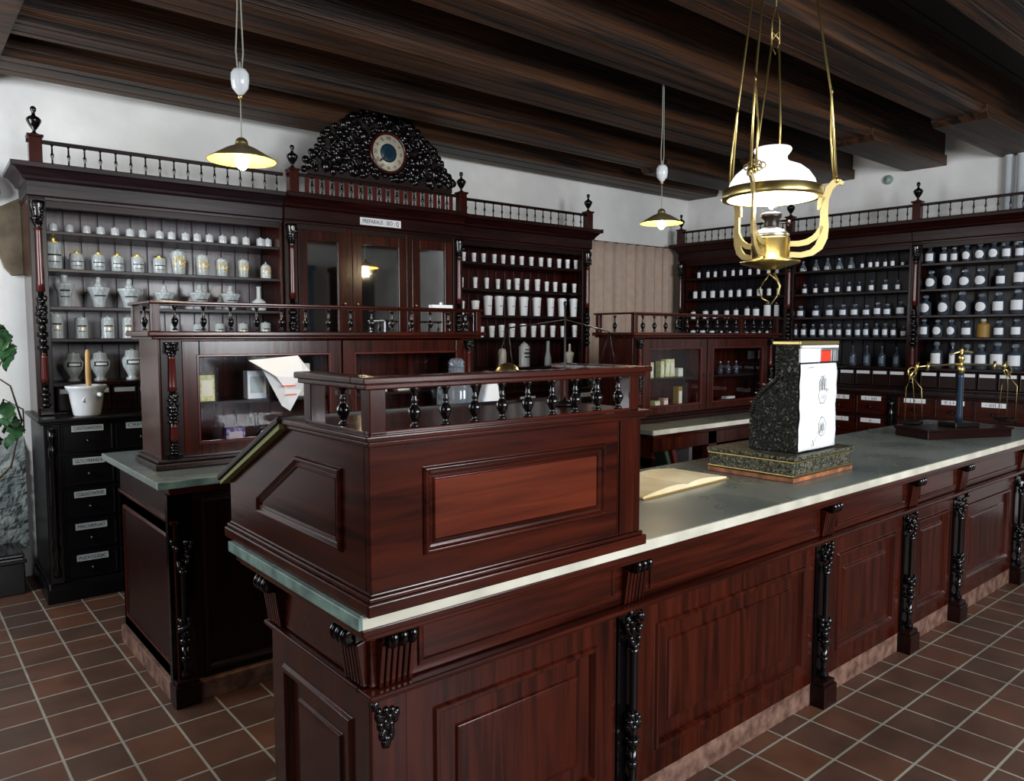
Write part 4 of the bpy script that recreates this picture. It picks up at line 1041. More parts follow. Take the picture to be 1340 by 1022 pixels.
mb.tube([(-.016, 0, .64), (-.06, 0, .26), (-.075, 0, .145)], .0045, 6); mb.tube([(.016, 0, .64), (.03, 0, .30), (.03, 0, .19)], .0045, 6)
obj('centre_suspension', mb, BRASSD, t)
mb = MB()
for k in range(3):
    a = k * 2 * math.pi / 3 + math.pi / 3
mb.tube([(-.03, 0, -.39), (-.045, 0, -.42), (-.03, 0, -.455), (0, 0, -.47)], .004, 6); mb.tube([(.02, 0, -.34), (.045, 0, -.40), (.04, 0, -.43), (.01, 0, -.48)], .005, 6); mb.tube([(0, 0, -.32), (.0, 0, -.345), (-.03, 0, -.39)], .004, 6); mb.tube([(0, 0, -.345), (.03, 0, -.375)], .004, 6)
obj('pull_hook', mb, BRASSD, t)
mb = MB(); q = random.Random(5)
for (dx, dz) in ((-.03, 0), (0, .012), (.03, 0), (0, -.012), (-.015, .006), (.015, .006), (-.015, -.006), (.015, -.006)):
    c_, s__ = math.cos(R_(240)), math.sin(R_(240)); mb.torus((.222 * c_ - dx * 1.1 * s__, .222 * s__ + dx * 1.1 * c_, .085 + dz * 1.3), .013, .003, 10, 5, 'y')
obj('filigree', mb, BRASSD, t)
point('oil_lamp_light', (LX, LY, LZ - .03), 9, (1.0, .93, .80), .05)
# ---------------------------------------------------------------- curtain between the two furniture lines
p = BW(4.86, 0.662); t = thing('curtain', 'beige pleated curtain closing the corner beside the cup shelves', 'curtain', (p.x, p.y, 0), BA)
mb = MB(); vs = []; fs = []; n_ = 260; Wc = 1.60
for j, z in enumerate([.75, 1.2, 1.6, 2.0, 2.4, 2.62]):
    for i in range(n_ + 1):
        x = Wc * i / n_; ph = x * 2 * math.pi / .16 + .5 * math.sin(x * 5)
        a = .022 + .012 * (1 - abs((z - .75) / 1.87) * .6)
        vs.append((x, -a * (2.0 * abs(math.sin(ph / 2)) ** .45 - 1.2) + .2 * a * math.sin(ph * 1.37 + 1), z))
for j in range(5):
    for i in range(n_): fs.append((j * (n_ + 1) + i, j * (n_ + 1) + i + 1, (j + 1) * (n_ + 1) + i + 1, (j + 1) * (n_ + 1) + i))
mb.add(vs, fs, True); o = obj('cloth', mb, FAB, t); o.modifiers.new('s', 'SOLIDIFY').thickness = .003
mb = MB(); mb.tube([(-.04, 0, 2.625), (Wc * .3, 0, 2.622), (Wc + .1, 0, 2.628)], .006, 8); obj('curtain_wire', mb, DMET, t)

# ---------------------------------------------------------------- hide hanging on the wall at far left, potted climbing plant
p = BW(-.045, .690); t = thing('hanging_hide', 'dark brown stiff hide hanging on the wall at the far left edge', 'hide', (p.x, p.y, 2.25), BA)
mb = MB(); mb.prism([(-.22, .12), (-.05, .20), (.05, .26), (.05, -.24), (-.02, -.25), (-.06, -.20), (-.09, -.10), (-.20, -.14), (-.30, -.02)], -.014, .014, 'y'); obj('hide_sheet', mb, LEATHER, t, .008, 3)
mb = MB(); mb.lathe([(.09, .22), (.11, .27), (.10, .33), (.06, .38)], -.17, -.035, 0, 18, 1, .5); obj('grey_cap', mb, noisy('grey_horn', (.03, .035, .035), (.3, .3, .28), (1, 1, 1), 12, 5, .4), t)
mb = MB(); mb.tube([(-.16, -.035, .22), (-.10, -.035, .235), (-.075, -.035, .26)], .018, 8); obj('wooden_handle', mb, AMBER, t)
px_, py_ = BW(-.36, .40).x, BW(-.36, .40).y
t = thing('climbing_plant', 'green climbing plant with bare brown stems against the wall at far left', 'plant', (px_, py_, 0))
mb = MB(); mb.lathe([(.11, .001), (.15, .42), (.16, .43), (.16, .46), (.14, .46), (.13, .42)], -.15, 0, 0, 20); obj('pot', mb, mat('clay_pot', (.18, .08, .05), .7), t)
mb = MB()
stems = [[(-.14, 0, .42), (.08, -.0, .8), (.12, -.02, 1.1), (.17, -.02, 1.4), (.24, -.02, 1.56)], [(-.14, 0, .42), (.22, 0, .8), (.29, .02, 1.08), (.24, .03, 1.3), (.12, .02, 1.4)], [(-.14, 0, .42), (-.0, -.02, .9), (.10, -.02, 1.25), (.16, -.02, 1.55), (.20, -.02, 1.66)], [(-.14, 0, .42), (.1, 0, 1.0), (.20, 0, 1.22), (.30, .02, 1.15), (.30, .02, 1.0)]]
for s_ in stems: mb.tube(s_, .009, 7, .004)
obj('stems', mb, STEMM, t)
def leaf(mb, p, ln, wd, yaw, tilt):
    M = Matrix.Translation(p) @ Matrix.Rotation(yaw, 4, 'Z') @ Matrix.Rotation(tilt, 4, 'Y')
    vs = []; fs = []; n_ = 7
    for i in range(n_ + 1):
        f_ = i / n_; w_ = wd * math.sin(math.pi * min(1, f_ * .9 + .08)) ** .8 * (1 - .25 * (i % 2)); zz = -.25 * ln * f_ * f_
        for sg in (-1, 0, 1): vs.append(tuple(M @ Vector((ln * f_, sg * w_, zz + (.02 if sg else 0)))))
    for i in range(n_):
        for k in (0, 1): o = i * 3 + k; fs.append((o, o + 1, o + 4, o + 3))
    mb.add(vs, fs, True)
q = random.Random(4)
LF = [(.22, -.02, 1.66), (.18, -.04, 1.62), (.26, -.02, 1.60), (.16, -.02, 1.58), (.24, -.04, 1.55), (.20, -.04, 1.64), (.28, -.0, 1.53), (.2, 0, 1.50), (.17, -.04, 1.26), (.21, -.02, 1.20), (.25, 0, 1.16), (.20, -.03, 1.10), (.27, .02, 1.10), (.24, 0, 1.05), (.28, .02, 1.0), (.16, -.03, .98), (.12, -.02, 1.7)]
for i, p_ in enumerate(LF):
    mb = MB(); leaf(mb, Vector(p_), .12 + .04 * q.random(), .05 + .015 * q.random(), (2.2 + q.random() * 2.6) if p_[0] > .2 else q.random() * 6.28, .2 + q.random() * .9); o = obj('leaf', mb, LEAF, t); o.modifiers.new('s', 'SOLIDIFY').thickness = .001

# ---------------------------------------------------------------- cupboards on the street wall, seen only in the mirrored doors
for (x0_, x1_, m_, lab_) in ((4.55, 5.55, mat('blue_paint', (.012, .035, .06), .4), 'tall dark blue cupboard reflected in the left mirrored door under the clock'), (6.0, 6.75, DARK, 'tall dark brown cupboard reflected in the middle mirrored door')):
    t = thing('tall_cupboard', lab_, 'cupboard', (x0_, -2.66, 0.001)); W_ = x1_ - x0_
    mb = MB(); mb.box(0, W_, 0, .38, 0, 2.78); mb.box(-.03, W_ + .03, 0, .42, 2.78, 2.86); obj('carcass', mb, m_, t, .004)
    for k in (0, 1):
        mb = MB(); mb.T = Matrix(((1, 0, 0, 0), (0, 0, 1, .38), (0, 1, 0, 0), (0, 0, 0, 1))); mb.rings(rect(.02 + k * W_ / 2, W_ / 2 - .02 + k * W_ / 2, .1, 2.7), [(0, 0), (0, .018), (.07, .018), (.08, .008), (.1, .008)]); obj('door', mb, m_, t)

# ---------------------------------------------------------------- mortar on the worktop, far left
p = BW(.245, .10); t = thing('mortar', 'white porcelain mortar standing on the black drawer cabinet', 'mortar', (p.x, p.y, 1.121))
mb = MB(); mb.lathe([(.072, 0), (.076, .01), (.088, .08), (.098, .150), (.112, .168), (.116, .176), (.116, .186), (.108, .188), (.096, .16), (.07, .03), (0, .02)], seg=32); b_ = obj('bowl', mb, WHITE, t)
mb = MB(); mb.tube([(.05, -.095, .135), (.055, -.115, .132)], .014, 10); mb.ball((.055, -.115, .132), .014, 8, 6); mb.torus((-.02, -.087, .10), .016, .005, 14, 6, 'y', .6); obj('spout_boss', mb, WHITE, b_)
p = BW(.262, .12)
t = thing('pestle', 'wooden pestle handle sticking up out of the white mortar', 'pestle', (p.x, p.y, 1.15))
mb = MB(); mb.lathe([(.024, 0), (.028, .03), (.015, .09), (.0165, .22), (.014, .355), (.010, .375), (.003, .38)], seg=14); obj('handle', mb, noisy('pale_wood', (.45, .26, .09), (.62, .40, .17), (3, 3, .5), 12, 5, .5), t)

# ---------------------------------------------------------------- goods in the display cases
def carton(name, label, cat, x, y, z, w_, d_, h, m, rz=0, group=None, lid=None):
    t = thing(name, label, cat, (x, y, z), rz, group)
    mb = MB(); mb.box(-w_ / 2, w_ / 2, -d_ / 2, d_ / 2, 0, h); obj('carton', mb, m, t, .0015)
    mb = MB(); mb.box(-w_ * .36, w_ * .36, -d_ / 2 - .0012, -d_ / 2, h * .2, h * .8); obj('printed_label', mb, lid or LABELC, t)
    return t
ZB1, ZS1 = 1.064, 1.299
carton('box', 'yellow printed box on the glass case shelf, left of the folded white paper', 'box', 1.195, 3.74, ZS1, .072, .05, .128, YBOX)
t = carton('box', 'white box with a gabled drawing behind the folded white paper', 'box', 1.445, 3.76, ZS1, .095, .06, .14, PAPER, lid=LABELG)
carton('box', 'cream carton right of the folded white paper, upper shelf', 'box', 1.705, 3.77, ZS1, .065, .05, .17, CBOX)
carton('box', 'small purple patterned tin on the lower shelf of the left display case', 'box', 1.325, 3.74, ZB1, .095, .06, .098, PURPLE, lid=mat('tin_print', (.45, .38, .42), .4))
t = thing('round_tin', 'round green and gold tin standing on edge beside the purple tin', 'tin', (1.49, 3.75, ZB1))
mb = MB(); mb.lathe([(.038, -.02), (.042, -.018), (.042, .018), (.038, .02)], 0, 0, .042, 24, axis='y'); obj('tin_body', mb, EBON, t)
mb = MB(); mb.lathe([(.032, -.021), (.030, -.023), (0, -.0235)], 0, 0, .042, 24, axis='y'); obj('tin_lid', mb, YBOX, t)
carton('box', 'flat cream box on the upper shelf seen over the desk rail', 'box', 2.13, 3.76, ZS1, .12, .08, .055, CBOX, .05)
carton('box', 'small cream box seen through the desk balustrade, second from its corner post', 'box', 2.33, 3.78, ZS1 - .0, .10, .06, .03, CBOX)
for k in range(3):
    carton('box', 'pale flat box, %s of the stack seen low behind the desk balustrade' % ['lowest', 'middle one', 'topmost'][k], 'box', 2.10 + .01 * k, 3.78, ZB1 + k * .032, .16, .10, .031, CBOX if k else PAPER, .03 * k, 'stack of pale boxes')
carton('box', 'tiny bright yellow box beside the stack of pale boxes', 'box', 2.235, 3.75, ZB1 + .0, .035, .03, .085, mat('bright_yellow', (.75, .6, .05), .5))
# folded white paper tucked in front of the case
t = thing('folded_paper', 'crumpled folded white paper hanging in front of the left glass door', 'paper', (1.54, 3.64, 1.37))
V = {'a': (-.17, 0, .125), 'b': (.075, -.02, .145), 'c': (.155, 0, .055), 'd': (.095, -.01, -.03), 'e': (.035, -.005, -.135), 'f': (-.01, -.01, -.105), 'g': (-.115, 0, .105), 'h': (-.05, -.045, .045), 'i': (.10, -.05, .035), 'j': (.0, -.035, -.02)}
K = list(V); idx = {k: i for i, k in enumerate(K)}
mb = MB(); mb.add([V[k] for k in K], [[idx[c_] for c_ in f_] for f_ in ('abh', 'agh', 'bch'[0:3], 'bci', 'bih', 'ghj', 'hij', 'cdi', 'dij', 'dej', 'efj', 'gjf')], False)
o = obj('sheet', mb, PAPER, t); o.modifiers.new('s', 'SOLIDIFY').thickness = .002
mb = MB(); mb.box(-.02, .045, -.058, -.052, -.008, -.001); mb.box(.0, .05, -.056, -.05, -.052, -.046); obj('clip', mb, ORANGE, t)

C3Z, C3S = 1.064, 1.307
goods = [('silver and green patterned carton, tallest on the upper shelf right of the desk', 4.155, C3S, .075, .155, LABELG, 0), ('yellow carton beside the silver patterned one', 4.275, C3S, .058, .112, YBOX, 0),
         ('narrow yellow carton, left one of the leaning trio', 4.405, C3S, .040, .118, YBOX, 0), ('yellow carton, middle one of the leaning trio', 4.463, C3S, .050, .130, YBOX, .06), ('yellow carton, right one of the leaning trio', 4.525, C3S, .050, .130, YBOX, -.06),
         ('small pale box at the right end of the yellow cartons', 4.62, C3S, .055, .062, CBOX, 0), ('small pale green box on the lower shelf right of the desk post', 4.135, C3Z, .05, .062, LABELG, 0), ('small brown vial box on the lower shelf', 4.25, C3Z, .032, .052, AMBER, 0),
         ('yellowish carton in the middle of the lower shelf', 4.355, C3Z, .058, .072, YBOX, 0), ('reddish carton on the lower shelf', 4.45, C3Z, .055, .086, noisy('reddish_card', (.35, .12, .07), (.6, .4, .3), (1, 1, 1), 40, 3, .5), 0), ('tall ochre tube box at the right of the lower shelf', 4.62, C3Z, .048, .165, AMBER, 0),
         ('orange and white carton on the upper shelf of the right hand door', 4.94, C3S, .040, .075, ORANGE, 0), ('narrow cream box by the hinge side on the lower shelf', 4.895, C3Z, .022, .10, CBOX, 0), ('flat greenish packet lying on the lower shelf', 5.02, C3Z, .11, .022, YBOX, 0), ('ochre box lying on the lower shelf left of the register', 5.27, C3Z, .16, .035, AMBER, 0), ('glassy pale box on top of the ochre box', 5.28, C3Z + .036, .12, .022, LABELG, 0)]
for lab, x, z, w_, h, m, lean in goods:
    o = carton('box', lab, 'box', x, 3.56, z, w_, .05, h, m, 0, lid=LABELC if m is not LABELC else LABEL); o.rotation_euler = (0, lean, 0); o.location.z += abs(lean) * w_ * .6
for k in range(3):
    x = 5.16 + k * .11
    t = thing('vial', '%s dark glass vial on the upper shelf behind the register' % ['left', 'middle', 'right'][k], 'vial', (x, 3.56, C3S), 0, 'dark vials behind the register')
    mb = MB(); mb.lathe([(.018, 0), (.02, .004), (.02, .06), (.008, .07), (.008, .085)], seg=12); obj('glass_body', mb, GLASSD, t)
    mb = MB(); mb.lathe([(.009, .085), (.010, .10), (.0, .102)], seg=8); obj('stopper', mb, STEEL, t)
# binders in the open compartment below
for k, (m, lab, x, r_) in enumerate(((GREENB, 'green bound book leaning in the open compartment', 4.20, -.38), (REDB, 'dark red bound book leaning behind the green one', 4.27, -.32), (GREYB, 'grey bound book standing right of the red one', 4.40, 0.0))):
    t = thing('ledger', lab, 'book', (x, 3.28, .622), 0); t.rotation_euler = (0, r_, 0)
    mb = MB(); mb.box(0, .035, 0, .15, 0, .20); mb.v = mb.v; obj('cover', mb, m, t, .004)
    mb = MB(); mb.box(.005, .030, .004, .152, .004, .196); obj('pages', mb, YPAPER, t)

# ---------------------------------------------------------------- things on the inner counter seen through the desk balustrade
t = thing('glass_demijohn', 'big clear glass jar behind the desk balustrade', 'jar', (2.50, 3.478, 1.001))
mb = MB(); mb.lathe([(.10, 0), (.112, .02), (.114, .30), (.10, .36), (.06, .395), (.045, .41), (.045, .44), (.052, .445)], seg=28); obj('glass_body', mb, GLASSB, t)
mb = MB(); mb.lathe([(.038, .435), (.042, .455), (.05, .46), (.03, .485), (0, .487)], seg=16); obj('stopper', mb, GLASSB, t)
t = thing('paper_bag', 'white paper bag with a brown cork top beside the big glass jar', 'bag', (2.715, 3.47, 1.001))
mb = MB(); mb.prism([(-.06, 0), (.07, 0), (.08, .18), (.06, .34), (-.01, .37), (-.05, .24)], -.04, .04, 'y'); obj('bag', mb, PAPER, t, .02, 3)
mb = MB(); mb.ball((-.005, 0, .385), (.045, .035, .025), 10, 6); obj('cork_top', mb, AMBER, t)
t = thing('notice_card', 'small white card lying on the top board of the left display case, right end', 'card', (2.52, 3.80, 1.772))
t.location = (2.50, 3.63, 1.7735)
mb = MB(); mb.box(-.07, .07, -.02, .02, 0, .018); obj('card', mb, PAPER, t)
mb = MB(); mb.lathe([(.008, .018), (.010, .03), (.0, .036)], 0.0, 0, 0, 10); obj('button', mb, PAPER, t)

# ---------------------------------------------------------------- jars and bottles
def proto_parts(kind):
    """unit radius / unit height part meshes"""
    P = []
    def lat(name, prof, m, seg=16):
        mb = MB(); mb.lathe(prof, seg=seg); P.append((name, mesh(name, mb, m)))
    def lab(name, r, z0, z1, m, arc=1.9, seg=10):
        mb = MB(); vs = []; fs = []
        for i in range(seg + 1):
            a = -math.pi / 2 - arc / 2 + arc * i / seg
            for z in (z0, z1): vs.append((r * math.cos(a), r * math.sin(a), z))
        for i in range(seg): fs.append((2 * i, 2 * i + 2, 2 * i + 3, 2 * i + 1))
        mb.add(vs, fs, True); P.append((name, mesh(name, mb, m)))
    def oval(name, r, zc, hh, m, arc=1.7):
        mb = MB(); vs = []; fs = []; n_ = 12
        for k in range(n_ + 1):
            f_ = -1 + 2 * k / n_; a = -math.pi / 2 + arc / 2 * f_; e = hh * math.sqrt(max(0.02, 1 - f_ * f_))
            for z in (zc - e, zc + e): vs.append((r * math.cos(a), r * math.sin(a), z))
        for i in range(n_): fs.append((2 * i, 2 * i + 2, 2 * i + 3, 2 * i + 1))
        mb.add(vs, fs, True); P.append((name, mesh(name, mb, m)))
    if kind == 'small_jar': lat('body', [(.85, 0), (1, .05), (1, .72), (.9, .76)], WHITE); lat('lid', [(1, .76), (1.02, .80), (.8, .90), (.25, .93), (.25, 1), (0, 1)], WHITE)
    elif kind == 'canister': lat('body', [(.95, 0), (1, .02), (1, .80), (.92, .84)], GREYW, 20); lat('lid', [(.9, .84), (.85, .87), (.3, .88), (.32, .9), (.34, .97), (.2, 1), (0, 1)], GOLD, 14); lab('name_band', 1.012, .42, .47, INK); lab('name_line', 1.012, .22, .25, INK, 1.4)
    elif kind == 'gilt_jar': lat('body', [(.75, 0), (.8, .04), (.85, .1), (.95, .5), (1, .78), (1.08, .82), (.9, .84)], GREYW, 20); lat('lid', [(.9, .84), (.8, .92), (.3, .95), (.2, 1), (0, 1)], GREYW, 14)
    elif kind == 'domed_jar': lat('body', [(.9, 0), (1, .03), (1, .6), (.85, .72), (.5, .82), (.15, .86)], WHITE, 20); lat('lid', [(.14, .85), (.16, .9), (.06, .95), (0, 1)], WHITE, 10)
    elif kind == 'flared_urn': lat('body', [(.62, 0), (.65, .03), (.66, .4), (.95, .66), (1, .69), (.95, .72), (.6, .73)], GREYW, 22); lat('lid', [(.34, .73), (.36, .9), (.38, .95), (.25, 1), (0, 1)], GREYW, 14); lab('name_line', .78, .30, .33, INK, 1.1); lab('name_band', .90, .48, .53, INK, 1.0)
    elif kind == 'spired_urn': lat('body', [(.45, 0), (.5, .05), (.55, .2), (.72, .4), (.98, .60), (1, .63), (.9, .66), (.5, .68)], GREYW, 22); lat('lid', [(.42, .68), (.25, .78), (.22, .86), (.24, .92), (.16, .98), (0, 1)], GREYW, 14); lab('name_line', .84, .36, .40, INK, 1.2)
    elif kind == 'long_necked_bottle': lat('body', [(.8, 0), (.95, .04), (1, .25), (.9, .38), (.35, .5), (.28, .55), (.26, .94)], WHITE, 20); lat('stopper', [(.28, .94), (.34, .96), (.3, 1), (0, 1)], WHITE, 12)
    elif kind == 'tall_jar': lat('body', [(.98, 0), (1, .03), (.9, .07), (.9, .82), (.95, .86), (.8, .88)], GREYW, 20); lat('lid', [(.86, .88), (.86, .92), (.3, .94), (.2, 1), (0, 1)], GREYW, 14); lab('name_band', .915, .52, .58, INK, 1.5); lab('gilt_band', .915, .42, .45, GOLD, 1.5); lab('name_line', .915, .30, .33, INK, 1.1)
    elif kind == 'footed_urn': lat('body', [(.62, 0), (.64, .05), (.42, .10), (.45, .16), (.9, .42), (1, .58), (.96, .68), (.7, .78), (.66, .92)], GREYW, 24); lat('lid', [(.68, .92), (.66, .95), (.2, .965), (.15, 1), (0, 1)], GREYW, 16); lab('name_band', 1.006, .50, .66, INK, 1.5); lab('lettering', 1.02, .54, .62, LABEL, 1.1)
    elif kind == 'cup': lat('body', [(.72, 0), (.76, .02), (.93, .82), (.95, .84)], CUPW, 18); lat('lid', [(1.0, .84), (1.02, .90), (.98, .97), (.5, 1), (0, 1)], CUPW, 18); lab('name_line', .86, .46, .49, INK, .9)
    elif kind == 'cream_canister': lat('body', [(.95, 0), (1, .03), (1, .78), (.9, .84)], CREAM, 20); lat('lid', [(.92, .84), (.8, .93), (.3, .96), (.2, 1), (0, 1)], CREAM, 14)
    elif kind == 'lettered_canister': lat('body', [(1, 0), (1, .06), (.96, .08), (.96, .76), (1, .8), (.8, .84)], WHITE, 22); lat('lid', [(.8, .84), (.6, .92), (.3, .95), (.2, 1), (0, 1)], WHITE, 14); lab('name_band', .975, .50, .58, INK, 1.3); lab('name_line', .975, .36, .42, INK, 1.2); lab('gilt_band', .975, .22, .25, LABELB, 1.4); lab('lettering', .975, .66, .70, INK, 1.0)
    elif kind == 'grey_flask': lat('body', [(.8, 0), (1, .04), (.95, .3), (.6, .5), (.5, .6), (.45, .9)], LABELG, 18); lat('stopper', [(.48, .9), (.5, 1), (0, 1)], LABELG, 12)
    elif kind == 'necked_urn': lat('body', [(.6, 0), (.65, .04), (.75, .3), (1, .52), (.95, .58), (.4, .62), (.3, .66)], CREAM, 20); lat('lid', [(.32, .66), (.25, .8), (.26, .95), (0, 1)], CREAM, 12)
    elif kind == 'white_bottle': lat('body', [(.85, 0), (.9, .03), (.9, .68), (.5, .8), (.5, .86)], GLASSD, 12); lat('stopper', [(.55, .86), (.6, 1), (0, 1)], DMET, 10); lab('label', .93, .04, .74, LABEL, 2.6)
    elif kind == 'white_jar': lat('body', [(.9, 0), (.96, .04), (.96, .82), (.9, .86)], GLASSD, 12); lat('lid', [(1, .84), (1, .97), (.9, 1), (0, 1)], EBON, 12); lab('label', .985, .06, .80, LABEL, 2.6)
    elif kind == 'clear_flask': lat('body', [(.9, 0), (1, .04), (.95, .3), (.45, .65), (.3, .72), (.3, .86)], GLASSB, 16); lat('stopper', [(.3, .86), (.36, .92), (.3, 1), (0, 1)], GLASSB, 12); lab('label', .99, .06, .32, LABELG, 1.2)
    elif kind == 'small_bottle': lat('body', [(.9, 0), (1, .04), (1, .5), (.45, .66), (.4, .82)], GLASSD, 12); lat('stopper', [(.45, .82), (.5, 1), (0, 1)], DMET, 10); lab('label', 1.02, .06, .58, LABEL, 2.2)
    elif kind == 'labelled_bottle': lat('body', [(.92, 0), (1, .03), (1, .58), (.9, .64), (.42, .72), (.38, .76), (.38, .84)], GLASSD, 18); lat('stopper', [(.3, .84), (.5, .86), (.56, .92), (.45, .99), (0, 1)], GLASSB, 12); lab('label', 1.015, .16, .56, LABEL, 1.9)
    elif kind == 'round_bottle': lat('body', [(.92, 0), (1, .03), (1, .58), (.9, .64), (.42, .72), (.38, .76), (.38, .84)], GLASSD, 18); lat('stopper', [(.3, .84), (.5, .86), (.56, .92), (.45, .99), (0, 1)], GLASSB, 12); oval('round_label', 1.015, .37, .22, LABEL, 1.8)
    elif kind == 'dark_bottle': lat('body', [(.92, 0), (1, .03), (1, .5), (.9, .58), (.3, .68), (.26, .9)], GLASSD, 16); lat('stopper', [(.26, .9), (.36, .93), (.3, 1), (0, 1)], GLASSD, 12); lab('label', 1.015, .14, .46, mat('faded_label', (.12, .15, .2), .5), 1.5)
    elif kind == 'amber_bottle': lat('body', [(.95, 0), (1, .03), (1, .66), (.9, .72), (.42, .78), (.38, .86)], AMBER, 18); lat('stopper', [(.4, .86), (.5, .9), (.4, 1), (0, 1)], LABELG, 12); lab('label', 1.015, .02, .64, AMBER, 1.9)
    if kind in ('gilt_jar', 'domed_jar'):
        mb = MB(); q = random.Random(6)
        for k in range(26):
            a = -math.pi / 2 + (q.random() - .5) * 1.9; z = (.22 + .5 * q.random()) if kind == 'gilt_jar' else (.2 + .42 * q.random()); r = .98 if kind == 'domed_jar' else .86 + .16 * z
            mb.ball((r * math.cos(a), r * math.sin(a), z), (.13, .13, .035), 6, 4)
        P.append(('gilt_ornament', mesh('gilt_ornament', mb, GOLD)))
    return P
WORDS = {'small_jar': ('jar', 'small white porcelain jar'), 'canister': ('jar', 'grey-white canister with gilt knob'), 'gilt_jar': ('jar', 'white jar with gilt ornament'), 'domed_jar': ('jar', 'white domed jar, gilt ornament'),
         'flared_urn': ('jar', 'large flared white lidded urn'), 'spired_urn': ('jar', 'wide white urn with spired lid'), 'long_necked_bottle': ('bottle', 'round white long-necked bottle'), 'tall_jar': ('jar', 'tall white jar, dark lettering'),
         'footed_urn': ('jar', 'footed white urn with dark band'), 'cup': ('jar', 'white tapered lidded cup'), 'cream_canister': ('jar', 'cream coloured canister'), 'lettered_canister': ('jar', 'white canister with large dark lettering'),
         'grey_flask': ('bottle', 'grey flask with straight neck'), 'necked_urn': ('jar', 'cream urn with tall neck'), 'white_bottle': ('bottle', 'slim bottle with white label'), 'white_jar': ('jar', 'jar with broad white label'),
         'clear_flask': ('bottle', 'clear glass conical flask'), 'small_bottle': ('bottle', 'tiny bottle with white label'), 'labelled_bottle': ('bottle', 'glass bottle with square label'), 'round_bottle': ('bottle', 'glass bottle with rounded label'),
         'dark_bottle': ('bottle', 'dark long-necked glass bottle'), 'amber_bottle': ('bottle', 'amber brown bottle')}
